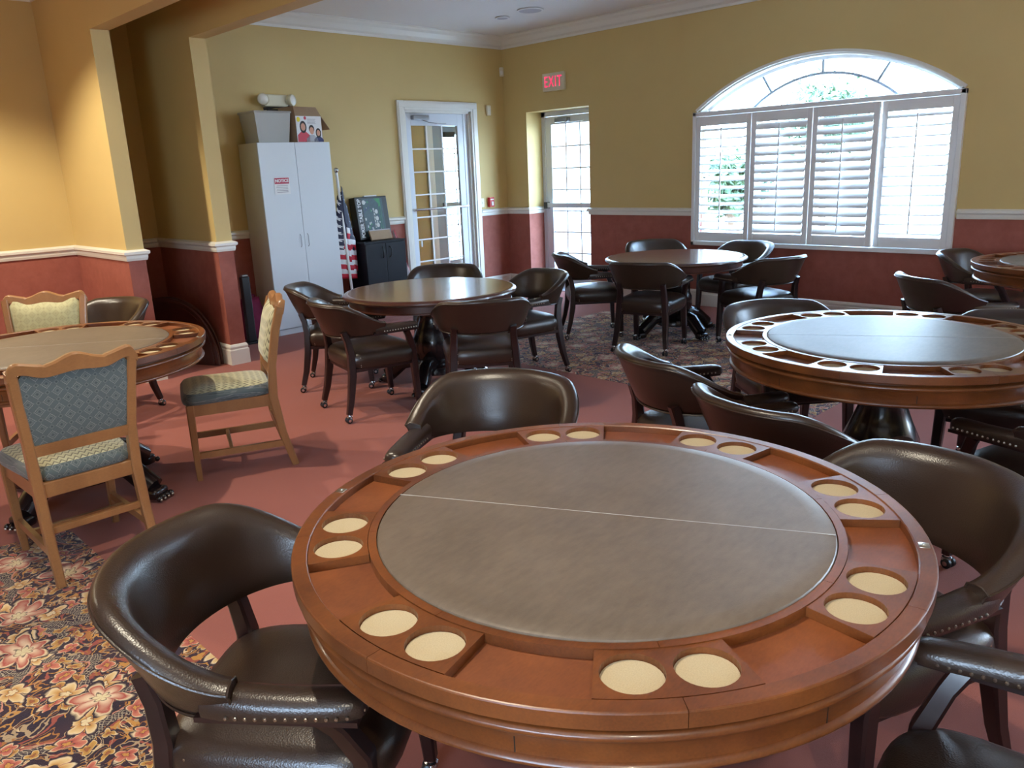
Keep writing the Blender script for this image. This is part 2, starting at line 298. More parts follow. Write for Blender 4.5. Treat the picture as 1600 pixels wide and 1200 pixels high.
# ================================================================== geometry helpers
class MB:
    def __init__(s): s.v = []; s.f = []; s.mi = []; s.mats = []
    def mat(s, m):
        if m not in s.mats: s.mats.append(m)
        return s.mats.index(m)
    def add(s, vs_, fs, m):
        k = len(s.v); i = s.mat(m); s.v += [tuple(q) for q in vs_]
        for f in fs: s.f.append(tuple(a + k for a in f)); s.mi.append(i)
        return s
    def box(s, x0, x1, y0, y1, z0, z1, m, T=None):
        vs_ = [Vector((x, y, z)) for z in (z0, z1) for y in (y0, y1) for x in (x0, x1)]
        if T: vs_ = [T @ q for q in vs_]
        return s.add(vs_, [(0, 2, 3, 1), (4, 5, 7, 6), (0, 1, 5, 4), (2, 6, 7, 3), (0, 4, 6, 2), (1, 3, 7, 5)], m)
    def bbox(s, x0, x1, y0, y1, z0, z1, m, b=0.004, T=None):
        """box with chamfered edges"""
        bm = bmesh.new(); bmesh.ops.create_cube(bm, size=1)
        for q in bm.verts: q.co = Vector(((x0 + x1) / 2 + q.co.x * (x1 - x0), (y0 + y1) / 2 + q.co.y * (y1 - y0), (z0 + z1) / 2 + q.co.z * (z1 - z0)))
        b = min(b, 0.45 * min(x1 - x0, y1 - y0, z1 - z0))
        bmesh.ops.bevel(bm, geom=bm.edges[:], offset=b, segments=2, affect='EDGES', profile=0.5)
        bm.verts.index_update(); vs_ = [q.co.copy() for q in bm.verts]
        if T: vs_ = [T @ q for q in vs_]
        s.add(vs_, [[q.index for q in f.verts] for f in bm.faces], m); bm.free(); return s
    def loft(s, rings, m, close=True, cap=True):
        n = len(rings[0]); vs_ = [q for r in rings for q in r]; fs = []
        for i in range(len(rings) - 1):
            for j in range(n if close else n - 1):
                a = i * n + j; b = i * n + (j + 1) % n; fs.append((a, b, b + n, a + n))
        if cap and close: fs.append(tuple(reversed(range(n)))); fs.append(tuple(range((len(rings) - 1) * n, len(rings) * n)))
        return s.add(vs_, fs, m)
    def lathe(s, prof, m, seg=48, c=(0, 0), T=None, cap=False):
        rings = []
        for r, z in prof:
            ring = [Vector((c[0] + r * math.cos(2 * PI * k / seg), c[1] + r * math.sin(2 * PI * k / seg), z)) for k in range(seg)]
            rings.append([T @ q for q in ring] if T else ring)
        return s.loft(rings, m, True, cap)
    def sweep(s, pts, sec, m, up=Vector((0, 0, 1)), cap=True, scales=None):
        """sec: list of (a,b) in frame (side, up')"""
        pts = [Vector(q) for q in pts]; rings = []
        for i, q in enumerate(pts):
            t = (pts[min(i + 1, len(pts) - 1)] - pts[max(i - 1, 0)]).normalized()
            side = t.cross(up)
            side = side.normalized() if side.length > 1e-5 else Vector((1, 0, 0)); u2 = side.cross(t).normalized()
            k = scales[i] if scales else 1
            if not isinstance(k, tuple): k = (k, k)
            rings.append([q + side * a * k[0] + u2 * b * k[1] for a, b in sec])
        return s.loft(rings, m, True, cap)
    def sector(s, r0, r1, a0, a1, z0, z1, m, n=12):
        """annular sector solid; angles in degrees"""
        ring = []
        for k in range(n + 1):
            a = R_(a0 + (a1 - a0) * k / n); c, sn = math.cos(a), math.sin(a)
            ring.append([Vector((r0 * c, r0 * sn, z0)), Vector((r1 * c, r1 * sn, z0)), Vector((r1 * c, r1 * sn, z1)), Vector((r0 * c, r0 * sn, z1))])
        return s.loft(ring, m)
    def poly(s, outer, holes, z0, z1, m, walls=True):
        """extruded polygon with holes (2D lists)"""
        loops = [outer] + holes
        tess = tessellate_polygon([[Vector((x, y, 0)) for x, y in l] for l in loops])
        flat = [q for l in loops for q in l]; n = len(flat)
        fs = [tuple(t) for t in tess]
        def ccw(t):
            a, b, c = [flat[i] for i in t]; return (b[0] - a[0]) * (c[1] - a[1]) - (b[1] - a[1]) * (c[0] - a[0]) > 0
        top = [t if ccw(t) else t[::-1] for t in fs]
        F = [tuple(i + n for i in t) for t in top] + [t[::-1] for t in top]
        k = 0
        for l in loops:
            for i in range(len(l)):
                a, b = k + i, k + (i + 1) % len(l); F.append((a, b, b + n, a + n))
            k += len(l)
        return s.add([(x, y, z0) for x, y in flat] + [(x, y, z1) for x, y in flat], F, m)
    def sphere(s, c, r, m, seg=10, rings=6, sc_=(1, 1, 1)):
        prof = []
        R2 = []
        for i in range(rings + 1):
            t = PI * i / rings - PI / 2
            R2.append([Vector((c[0] + sc_[0] * r * max(1e-4, math.cos(t)) * math.cos(2 * PI * k / seg), c[1] + sc_[1] * r * max(1e-4, math.cos(t)) * math.sin(2 * PI * k / seg), c[2] + sc_[2] * r * math.sin(t))) for k in range(seg)])
        return s.loft(R2, m, True, False)
    def mesh(s, name, smooth=False, angle=40):
        me = bpy.data.meshes.new(name); me.from_pydata(s.v, [], s.f)
        for m_ in s.mats: me.materials.append(m_)
        me.polygons.foreach_set('material_index', s.mi)
        bm = bmesh.new(); bm.from_mesh(me); bmesh.ops.recalc_face_normals(bm, faces=bm.faces); bm.to_mesh(me); bm.free()
        if smooth:
            me.polygons.foreach_set('use_smooth', [True] * len(me.polygons)); me.set_sharp_from_angle(angle=R_(angle))
        me.update(); return me
    def build(s, name, parent=None, smooth=False, angle=40, loc=None, rot=None):
        o = bpy.data.objects.new(name, s.mesh(name, smooth, angle)); C.objects.link(o)
        if parent: o.parent = parent
        if loc: o.location = loc
        if rot: o.rotation_euler = rot
        return o
def tag(o, label=None, cat=None, group=None, kind=None):
    if label: o['label'] = label
    if cat: o['category'] = cat
    if group: o['group'] = group
    if kind: o['kind'] = kind
    return o
def empty(name, loc=(0, 0, 0), rz=0.0):
    o = bpy.data.objects.new(name, None); C.objects.link(o); o.location = loc; o.rotation_euler = (0, 0, rz); o.empty_display_size = 0.1; return o
def copy_tree(o, parent=None):
    c = o.copy(); C.objects.link(c)
    if parent: c.parent = parent
    for ch in list(o.children): copy_tree(ch, c)
    return c
def struct(o): o['kind'] = 'structure'; return o
def sq(w, h=None, r=0.25):
    """chamfered square section"""
    h = h or w; a, b = w / 2, h / 2; c = min(a, b) * r
    return [(-a + c, -b), (a - c, -b), (a, -b + c), (a, b - c), (a - c, b), (-a + c, b), (-a, b - c), (-a, -b + c)]
def circ(r, n=10): return [(r * math.cos(2 * PI * k / n), r * math.sin(2 * PI * k / n)) for k in range(n)]
def text(name, s, size, mat, parent, loc, rot, ext=0.002, align='CENTER', sx_=1.0, bold=0.0):
    c = bpy.data.curves.new(name, 'FONT'); c.body = s; c.size = size; c.extrude = ext; c.align_x = align; c.align_y = 'CENTER'; c.offset = bold
    if s == 'EXIT': c.space_character = 1.2
    c.materials.append(mat); t_ = bpy.data.objects.new(name, c); C.objects.link(t_); bpy.context.view_layer.update()
    me = bpy.data.meshes.new_from_object(t_.evaluated_get(bpy.context.evaluated_depsgraph_get())); bpy.data.objects.remove(t_); o = bpy.data.objects.new(name, me); C.objects.link(o)
    o.parent = parent; o.location = loc; o.rotation_euler = rot; o.scale = (sx_, 1, 1); return o

# ================================================================== room shell
XW, YS = -11.2, -12.7      # far left (behind) and south walls
ZR = 1.057                 # bottom of chair rail (wall colour change)
ZR2 = 1.10
# arch of the window: base z 2.20, y -3.10..-5.85
AY, AZ, AR = -4.475, 0.324, 2.326
def arch_z(y, R=AR): return AZ + math.sqrt(max(0, R * R - (y - AY) ** 2))

f = MB(); f.box(XW - .2, 0.3, YS - .2, 0.3, -0.12, 0, M['carpet']); struct(f.build('floor'))
f = MB(); f.box(XW - .2, 0.3, YS - .2, 0.3, ZC, ZC + 0.15, M['ceiling']); struct(f.build('ceiling'))
def wall_part(mb, x0, x1, y0, y1, z0, z1):
    if z0 < ZR:
        mb.box(x0, x1, y0, y1, z0, min(z1, ZR), M['red_wall'])
    if z1 > ZR: mb.box(x0, x1, y0, y1, max(z0, ZR), z1, M['yellow_wall'])
# wall A (y=0): door_1 opening x -1.76..-0.65
DX0, DX1, DZ = -1.755, -0.645, 2.42
wa = MB()
wall_part(wa, XW - .2, DX0, 0, 0.2, 0, ZC); wall_part(wa, DX1, 0.0, 0, 0.2, 0, ZC); wall_part(wa, DX0, DX1, 0, 0.2, DZ, ZC)
struct(wa.build('wall_back'))
# wall B (x=0)
wb = MB()
EY0, EY1, EZ = -0.424, -1.52, 2.39
wall_part(wb, 0, 0.38, EY0, 0.2, 0, ZC)
wall_part(wb, 0, 0.38, EY1, EY0, EZ, ZC)
wall_part(wb, 0, 0.38, -1.9, EY1, 0, ZC); wall_part(wb, 0, 0.2, -3.12, -1.9, 0, ZC)
wall_part(wb, 0, 0.2, -5.83, -3.12, 0, 0.76)
NA = 28
for k in range(NA):
    ya = -5.83 + 2.71 * k / NA; yb = -5.83 + 2.71 * (k + 1) / NA
    za, zb = arch_z(ya), arch_z(yb)
    vs_ = [(0, ya, za), (0.2, ya, za), (0.2, yb, zb), (0, yb, zb), (0, ya, ZC), (0.2, ya, ZC), (0.2, yb, ZC), (0, yb, ZC)]
    wb.add(vs_, [(0, 3, 2, 1), (4, 5, 6, 7), (0, 4, 7, 3), (1, 2, 6, 5)], M['yellow_wall'])
wall_part(wb, 0, 0.2, -8.2, -5.83, 0, ZC)
wall_part(wb, 0, 0.2, -8.7, -8.2, 0, ZC); wall_part(wb, 0, 0.2, -12.4, -8.7, 0, 0.8); wall_part(wb, 0, 0.2, -12.4, -8.7, 2.6, ZC)
wall_part(wb, 0, 0.2, YS - .2, -12.4, 0, ZC)
struct(wb.build('wall_right'))
# walls behind the camera, the left one with an opening added for fill light
wc = MB()
wall_part(wc, XW - .2, 0, YS - .2, YS, 0, ZC)
struct(wc.build('wall_front'))
wd = MB(); wall_part(wd, XW - .2, XW, YS, -10.4, 0, ZC); wall_part(wd, XW - .2, XW, -8.0, 0, 0, ZC); wall_part(wd, XW - .2, XW, -10.4, -8.0, 0, 0.9); wall_part(wd, XW - .2, XW, -10.4, -8.0, 2.4, ZC); struct(wd.build('wall_left'))
# wing walls (piers) and the beams above them
PIERS = [(-5.742, -5.600), (-4.962, -4.815)]
YP = -1.29; ZB = 2.835
for i, (x0, x1) in enumerate(PIERS):
    b = MB(); wall_part(b, x0, x1, YP, 0, 0, ZC); o = struct(b.build('wall_wing_%d' % (i + 1)))
    b = MB(); b.box(x0, x1, YS, YP, ZB, ZC, M['yellow_wall']); struct(b.build('ceiling_beam_%d' % (i + 1)))

# mouldings : profile (out, z) swept along wall runs
RAIL = [(0, ZR - 0.012), (0.012, ZR - 0.012), (0.018, ZR + 0.008), (0.018, ZR + 0.03), (0.034, ZR + 0.042), (0.034, ZR + 0.062), (0.018, ZR + 0.072), (0, ZR + 0.078)]
BASE = [(0, 0), (0.02, 0), (0.02, 0.135), (0.012, 0.145), (0.016, 0.165), (0.008, 0.185), (0, 0.19)]
CROWN = [(0, ZC - 0.15), (0.012, ZC - 0.15), (0.016, ZC - 0.125), (0.045, ZC - 0.105), (0.075, ZC - 0.055), (0.105, ZC - 0.03), (0.115, ZC - 0.012), (0.13, ZC - 0.005), (0.13, ZC), (0, ZC)]
def moulding(name, path, prof, mat):
    """path: 2D polyline with the room on its right-hand side (walk so that outward normal is to the right); mitred"""
    pts = [Vector(q) for q in path]; rings = []
    for i, q in enumerate(pts):
        def nrm(a, b): d = (b - a).normalized(); return Vector((d.y, -d.x))
        ns = []
        if i > 0: ns.append(nrm(pts[i - 1], q))
        if i < len(pts) - 1: ns.append(nrm(q, pts[i + 1]))
        if len(ns) == 2: b = (ns[0] + ns[1]); k = b / (1 + ns[0].dot(ns[1]))
        else: k = ns[0]
        rings.append([Vector((q.x + k.x * o_, q.y + k.y * o_, z)) for o_, z in prof])
    b = MB(); b.loft(rings, mat, True, True); return b
def runs(name, prof, mat, paths):
    for p_ in paths: struct(moulding(name, p_, prof, mat).build(name))
p1, p2 = PIERS
# walking direction: +x along wall A keeps room (−y) on the right; then −y along wall B keeps room (−x) on the right
LOW = [
 [(XW, 0), (p1[0], 0), (p1[0], YP), (p1[1], YP), (p1[1], 0), (p2[0], 0), (p2[0], YP), (p2[1], YP), (p2[1], 0), (-1.867, 0)],
 [(-0.532, 0), (0, 0), (0, EY0), (0.3, EY0)],
 [(0.3, EY1), (0, EY1), (0, -3.06)],
 [(0, -5.88), (0, -8.2)], [(0, -12.4), (0, YS), (XW, YS), (XW, 0)]]
names = ['trim_%d' % k for k in range(1, 20)]
for k, p_ in enumerate(LOW): struct(moulding('', p_, RAIL, M['white_trim']).build('trim_%d' % (k + 1)))
LOWB = [LOW[0], LOW[1], [(0.3, EY1), (0, EY1), (0, YS), (XW, YS), (XW, 0)]]
for k, p_ in enumerate(LOWB): struct(moulding('', p_, BASE, M['white_trim']).build('baseboard_' + ['back', 'corner', 'right'][k]))
CR = [[(XW, YS), (XW, 0), (p1[0], 0), (p1[0], YS)], [(p1[1], YS), (p1[1], 0), (p2[0], 0), (p2[0], YS)], [(p2[1], YS), (p2[1], 0), (0, 0), (0, YS), (p2[1], YS)]]
for k, p_ in enumerate(CR): struct(moulding('', p_, CROWN, M['white_trim']).build('trim_%d' % (k + 6)))

# ------------------------------------------------------------------ door_1 (garden door in the back wall)
d = empty('door_1', ((DX0 + DX1) / 2, 0, 0)); tag(d, None, None, None, 'structure')
def cl(mb, **k): return mb
hw = (DX1 - DX0) / 2
cs = MB()
CW = 0.112
for (a, b_, dz) in ((-hw - CW, -hw, 0), (hw, hw + CW, 0)):
    cs.bbox(a, b_, -0.028, 0.0, 0, DZ + CW, M['white_trim'], 0.005)
    cs.bbox(a + (0.02 if a < 0 else .03), b_ - (0.03 if a < 0 else .02), -0.0365, -0.0285, 0, DZ + 0.029, M['white_trim'], 0.004)
cs.bbox(-hw, hw, -0.028, 0, DZ, DZ + CW, M['white_trim'], 0.003); cs.bbox(-hw - CW + .02, hw + CW - .02, -0.0365, -0.0285, DZ + .03, DZ + CW - .02, M['white_trim'], 0.003)
cs.build('door_casing', d)
jm = MB()
jm.box(-hw, -hw + 0.03, 0, 0.2, 0, DZ, M['white_trim']); jm.box(hw - 0.03, hw, 0, 0.2, 0, DZ, M['white_trim']); jm.box(-hw, hw, 0, 0.2, DZ - 0.03, DZ, M['white_trim'])
jm.box(hw - 0.10, hw - 0.03, 0.03, 0.09, 0, DZ - .03, M['alu'])
jm.build('door_jamb', d)
L0, L1 = -hw + 0.032, hw - 0.102
lf = MB(); st = 0.10
lf.bbox(L0, L0 + st, 0.035, 0.08, 0.01, DZ - 0.032, M['alu'], 0.004); lf.bbox(L1 - st, L1, 0.035, 0.08, 0.01, DZ - 0.032, M['alu'], 0.004)
lf.box(L0 + st, L1 - st, 0.035, 0.08, DZ - 0.18, DZ - 0.032, M['alu']); lf.box(L0 + st, L1 - st, 0.035, 0.08, 0.01, 0.24, M['alu'])
lf = lf.build('door_leaf', d)
g = MB(); g.box(L0 + st, L1 - st, 0.056, 0.060, 0.24, DZ - 0.18, M['glass']); g.build('pane', lf)
mu = MB()
gx0, gx1, gz0, gz1 = L0 + st, L1 - st, 0.24, DZ - 0.18
for k in (1, 2): x = gx0 + (gx1 - gx0) * k / 3; mu.box(x - 0.011, x + 0.011, 0.050, 0.066, gz0, gz1, M['white_cool'])
for k in range(1, 7): z = gz0 + (gz1 - gz0) * k / 7; mu.box(gx0, gx1, 0.051, 0.065, z - 0.009, z + 0.009, M['white_cool'])
mu.build('muntin_grid', lf)
pb = MB(); pb.sweep([(gx0 - 0.06, 0.0, 1.20), (gx1 + 0.09, 0.0, 1.20)], circ(0.014), M['chrome'])
pb.box(gx0 - 0.07, gx0 - 0.05, 0, 0.036, 1.185, 1.215, M['chrome']); pb.box(gx1 + 0.07, gx1 + 0.09, 0, 0.036, 1.185, 1.215, M['chrome'])
pb.build('push_bar', lf, True)
dc = MB(); dc.bbox(L0 + 0.10, L0 + 0.36, -0.03, 0.034, DZ - 0.115, DZ - 0.06, M['grey_metal'], 0.01)
dc.sweep([(L0 + 0.25, -0.01, DZ - 0.115), (L0 + 0.28, -0.1, DZ - 0.15), (L0 + 0.36, -0.16, DZ - 0.165), (L0 + 0.62, -0.03, DZ - 0.16)], sq(0.02, 0.008), M['grey_metal'])
dc.build('door_closer', lf)
fb = MB(); fb.bbox(gx0 + 0.03, gx0 + 0.05, 0.02, 0.034, 0.72, 0.80, M['white_cool'], .003); fb.build('floor_bolt', lf)

# ------------------------------------------------------------------ door_2 (glazed exit door in the right wall)
d2 = empty('door_2', (0.3, (EY0 + EY1) / 2, 0)); tag(d2, None, None, None, 'structure')
h2 = (EY0 - EY1) / 2
fr = MB()
fr.box(0, 0.06, h2 - 0.06, h2, 0, EZ, M['alu']); fr.box(0, 0.06, -h2, -h2 + 0.06, 0, EZ, M['alu']); fr.box(0, 0.06, -h2, h2, EZ - 0.06, EZ, M['alu'])
fr.box(-0.3, 0.08, -h2, h2, 0, 0.012, M['grey_metal'])
fr.build('door_frame', d2)
lf = MB(); a, b_ = -h2 + 0.065, h2 - 0.065; st = 0.11
lf.bbox(0.004, 0.048, a, a + st, 0.016, EZ - 0.064, M['alu'], .004); lf.bbox(0.004, 0.048, b_ - st, b_, 0.016, EZ - 0.064, M['alu'], .004)
lf.box(0.004, 0.048, a + st, b_ - st, EZ - 0.17, EZ - 0.064, M['alu']); lf.box(0.004, 0.048, a + st, b_ - st, 0.016, 0.20, M['alu'])
lf = lf.build('door_leaf', d2)
g = MB(); g.box(0.024, 0.028, a + st, b_ - st, 0.20, EZ - 0.17, M['glass']); g.build('pane', lf)
mu = MB()
for k in (1, 2): y = a + st + (b_ - a - 2 * st) * k / 3; mu.box(0.020, 0.032, y - 0.011, y + 0.011, 0.20, EZ - 0.17, M['white_cool'])
for k in range(1, 7): z = 0.2 + (EZ - 0.37) * k / 7; mu.box(0.021, 0.031, a + st, b_ - st, z - 0.010, z + 0.010, M['white_cool'])
mu.build('muntin_grid', lf)
pb = MB(); pb.bbox(-0.05, -0.01, a + 0.04, b_ - 0.04, 1.115, 1.18, M['alu'], .006); pb.box(-0.055, 0.004, b_ - 0.05, b_ + 0.01, 1.10, 1.19, M['black']); pb.box(-0.055, 0.004, a - 0.01, a + 0.05, 1.10, 1.19, M['black'])
pb.build('panic_bar', lf)
dc = MB(); dc.bbox(-0.06, 0.004, 0.02, 0.26, EZ - 0.15, EZ - 0.09, M['grey_metal'], .01); dc.sweep([(-0.03, 0.1, EZ - 0.15), (-0.12, 0.0, EZ - 0.16), (-0.04, -0.24, EZ - 0.15)], sq(0.02, 0.008), M['grey_metal']); dc.build('door_closer', lf)

# ------------------------------------------------------------------ window_1 : arched window with plantation shutters
wn = empty('window_1', (0, 0, 0)); tag(wn, None, None, None, 'structure')
WY0, WY1, WZ0, WZ1 = -3.068, -5.868, 0.715, 2.183
fm = MB()
t = 0.045
fm.bbox(-0.05, 0.0, WY0 - t, WY0, WZ0, WZ1, M['white_cool'], .006); fm.bbox(-0.05, 0.0, WY1, WY1 + t, WZ0, WZ1, M['white_cool'], .006)
fm.bbox(-0.05, 0.0, WY1, WY0, WZ1 - t, WZ1, M['white_cool'], .006); fm.bbox(-0.05, 0.0, WY1, WY0, WZ0, WZ0 + t, M['white_cool'], .006)
fm.build('shutter_frame', wn)
def arc_strip(R0, R1, x0, x1, m, ylo=-5.83, yhi=-3.12, n=32, zmin=2.183):
    b = MB(); rings = []
    for k in range(n + 1):
        y = ylo + (yhi - ylo) * k / n
        # radial directions
        a = math.asin((y - AY) / R1)
        q0 = (AY + R0 * math.sin(a), AZ + R0 * math.cos(a)); q1 = (AY + R1 * math.sin(a), AZ + R1 * math.cos(a))
        rings.append([Vector((x0, q0[0], max(zmin, q0[1]))), Vector((x1, q0[0], max(zmin, q0[1]))), Vector((x1, q1[0], max(zmin, q1[1]))), Vector((x0, q1[0], max(zmin, q1[1])))])
    return b.loft(rings, m)
arc_strip(AR - 0.012, AR + 0.016, -0.03, 0.0, M['white_trim'], -5.86, -3.09).build('arch_casing', wn, True)
arc_strip(AR - 0.03, AR, 0.0, 0.2, M['white_trim']).build('arch_reveal', wn, True)
arc_strip(AR - 0.062, AR - 0.03, 0.10, 0.15, M['white_cool'], -5.78, -3.17).build('arch_frame', wn, True)
mg = arc_strip(1.60 - 0.01, 1.60 + 0.01, 0.11, 0.135, M['white_cool'], AY - 1.0, AY + 1.0)
# second arc is centred lower: rebuild as own curve
mg = MB(); rings = []
r2, c2 = 1.15, 1.30
for k in range(21):
    a = R_(-50 + 100 * k / 20); y, z = AY + r2 * math.sin(a), c2 + r2 * math.cos(a)
    y1, z1 = AY + (r2 + .026) * math.sin(a), c2 + (r2 + .026) * math.cos(a)
    rings.append([Vector((0.11, y, z)), Vector((0.135, y, z)), Vector((0.135, y1, z1)), Vector((0.11, y1, z1))])
mg.loft(rings, M['door_grey'])
for a in (-28, 0, 28):
    A = R_(a); s0 = Vector((0.122, AY + (r2) * math.sin(A), c2 + r2 * math.cos(A)))
    dr = Vector((0, math.sin(A * 1.15), math.cos(A * 1.15)))
    q = s0.copy()
    while (q.y - AY) ** 2 + (q.z - AZ) ** 2 < (AR - 0.06) ** 2: q = q + dr * 0.01
    mg.sweep([s0, q], sq(0.026, 0.026), M['door_grey'], up=Vector((1, 0, 0)))
mg.build('arch_muntins', wn)
g = MB(); pts = [(AY + 1.32, 2.19)] + [(AY + (AR - .06) * math.sin(R_(a)), AZ + (AR - .06) * math.cos(R_(a))) for a in [34 - 68 * k / 20 for k in range(21)]] + [(AY - 1.32, 2.19)]
g.add([(0.125, y, z) for y, z in pts], [tuple(range(len(pts)))], M['glass']); g.build('pane', wn)
tr = MB(); tr.bbox(0.0, 0.2, WY1 + .03, WY0 - .03, 2.13, 2.19, M['white_cool'], .004); tr.bbox(0.0, 0.2, WY1 + .03, WY0 - .03, 0.74, 0.78, M['white_trim'], .004)
tr.build('window_transom', wn)
sash = MB()
for k in range(5):
    y = -3.14 - (2.67) * k / 4; sash.box(0.10, 0.15, y - 0.02, y + 0.02, 0.78, 2.13, M['white_cool'])
for z in (0.80, 1.46, 2.11): sash.box(0.10, 0.15, -5.82, -3.13, z - 0.02, z + 0.02, M['white_cool'])
sash.build('window_sash', wn)
g = MB(); g.box(0.124, 0.127, -5.82, -3.13, 0.78, 2.13, M['glass']); g.build('pane', wn)
# shutter panels
PY = [-3.113, -3.790, -4.468, -5.146, -5.823]
TILT = [22, 56, 60, 24]; SWING = [0, 0, 3.5, 0]
for k in range(4):
    ya, yb = PY[k], PY[k + 1]; wdt = ya - yb - 0.006
    pn = empty('shutter_panel', (-0.025, ya - 0.003, 0)); pn.parent = wn; pn.rotation_euler = (0, 0, R_(-SWING[k]))
    z0, z1 = 0.765, 2.133; s_ = 0.055
    b = MB()
    b.bbox(-0.014, 0.014, -s_, 0, z0, z1, M['white_cool'], .004); b.bbox(-0.014, 0.014, -wdt, -wdt + s_, z0, z1, M['white_cool'], .004)
    b.bbox(-0.014, 0.014, -wdt + s_, -s_, z1 - 0.10, z1, M['white_cool'], .003); b.bbox(-0.014, 0.014, -wdt + s_, -s_, z0, z0 + 0.10, M['white_cool'], .003)
    b.build('shutter_frame', pn)
    nl = 13; zz0, zz1 = z0 + 0.10, z1 - 0.10; pt = (zz1 - zz0) / nl
    lv = MB(); sec = [(0.042 * math.cos(2 * PI * j / 10), 0.008 * math.sin(2 * PI * j / 10)) for j in range(10)]
    lv.loft([[Vector((a_, -s_ - 0.002, c_)) for a_, c_ in sec], [Vector((a_, -wdt + s_ + 0.002, c_)) for a_, c_ in sec]], M['white_cool'])
    me = lv.mesh('louver', True)
    for j in range(nl):
        o = bpy.data.objects.new('louver', me); C.objects.link(o); o.parent = pn; o.location = (0, 0, zz0 + pt * (j + .5)); o.rotation_euler = (0, R_(-TILT[k]), 0)
    rd = MB(); rd.box(-0.056, -0.046, -wdt / 2 - .006, -wdt / 2 + .006, zz0 + .04, zz1 - 0.03, M['white_cool']); rd.build('tilt_rod', pn)
# windows out of view: right-hand one, and a left one added as fill light
for nm, x0, x1, y0, y1 in (('window_2', 0.08, 0.12, -12.4, -8.7), ('fill_window_3', XW - .12, XW - .08, -10.4, -8.0)):
    o = empty(nm); struct(o); b = MB()
    horizontal = (x1 - x0) > 1
    z0, z1 = (0.9, 2.4) if nm == 'fill_window_3' else (0.8, 2.6)
    n = 6 if horizontal else 3
    for k in range(n + 1):
        if horizontal: x = x0 + (x1 - x0) * k / n; b.box(x - .03, x + .03, y0, y1, z0, z1, M['white_cool'])
        else: y = y0 + (y1 - y0) * k / n; b.box(x0, x1, y - .03, y + .03, z0, z1, M['white_cool'])
    for z in (z0 + .03, z1 - .03): b.box(x0, x1, y0, y1, z - .03, z + .03, M['white_cool'])
    b.build('window_frame', o)

# ------------------------------------------------------------------ outside
g = MB(); g.box(-4, 3.0, -14, 8, -0.3, -0.02, M['concrete']); 
g = g.build('terrace'); struct(g); g.location = (0.0, 0, 0)
# cut-free: the terrace lies below floor level all around; lawn beyond
g = MB(); g.box(3.0, 40, -30, 30, -0.35, -0.08, M['concrete']); struct(g.build('driveway'))
# vestibule beyond the garden door, with its own glazed outer door
v = MB(); yv = 2.0
v.box(-2.4, 0.34, yv, yv + .15, 0, 2.75, M['yellow_wall']); v.box(0.19, 0.32, yv - .04, yv, 0, 2.5, M['white_trim']); v.box(0.34, 1.5, yv, yv + .15, 2.42, 2.75, M['yellow_wall']); v.box(1.7, 1.85, .2, yv + .15, 0, 2.75, M['yellow_wall']); v.box(1.5, 1.7, yv, yv + .15, 0, 2.75, M['yellow_wall'])
v.box(-2.55, -2.4, .2, yv + .15, 0, 2.75, M['yellow_wall']); v.box(0.38, 1.85, 0.0, .2, 0, 2.9, M['white_cool']); struct(v.build('wall_vestibule'))
v = MB(); v.box(-2.6, 1.9, .2, yv + .2, 2.75, 2.9, M['ceiling']); o = v.build('vestibule_ceiling'); struct(o)
v = MB(); v.box(-2.6, 1.9, .3, yv + .2, -.12, 0, M['carpet']); o = v.build('vestibule_floor'); struct(o)
d3 = empty('door_3', (0.42, yv + .02, 0)); struct(d3)
b = MB(); W3 = 1.08
b.bbox(-.10, .03, -.05, .10, 0, 2.44, M['door_grey'], .006); b.bbox(W3 - .03, W3 + .08, -.05, .10, 0, 2.44, M['door_grey'], .006); b.bbox(.03, W3 - .03, -.05, .10, 2.38, 2.44, M['door_grey'], .006); b.build('door_frame', d3)
b = MB(); b.box(.035, .16, 0, .045, .01, 2.375, M['door_grey']); b.box(W3 - .16, W3 - .035, 0, .045, .01, 2.375, M['door_grey']); b.box(.16, W3 - .16, 0, .045, 2.24, 2.375, M['door_grey']); b.box(.16, W3 - .16, 0, .045, .01, .22, M['door_grey']); lf = b.build('door_leaf', d3)
b = MB()
for k in (1, 2): x = .16 + (W3 - .32) * k / 3; b.box(x - .009, x + .009, .016, .030, .22, 2.24, M['door_grey'])
for k in range(1, 7): z = .22 + 2.02 * k / 7; b.box(.16, W3 - .16, .017, .029, z - .008, z + .008, M['door_grey'])
b.build('muntin_grid', lf); b = MB(); b.box(.16, W3 - .16, .021, .024, .22, 2.24, M['glass']); b.build('pane', lf)
b = MB(); b.bbox(.06, W3 - .06, -.05, -.01, 1.10, 1.17, M['grey_metal'], .006); b.build('panic_bar', lf)
b = MB(); b.bbox(.14, .38, -.06, 0, 2.20, 2.28, M['black'], .01); b.build('door_closer', lf)
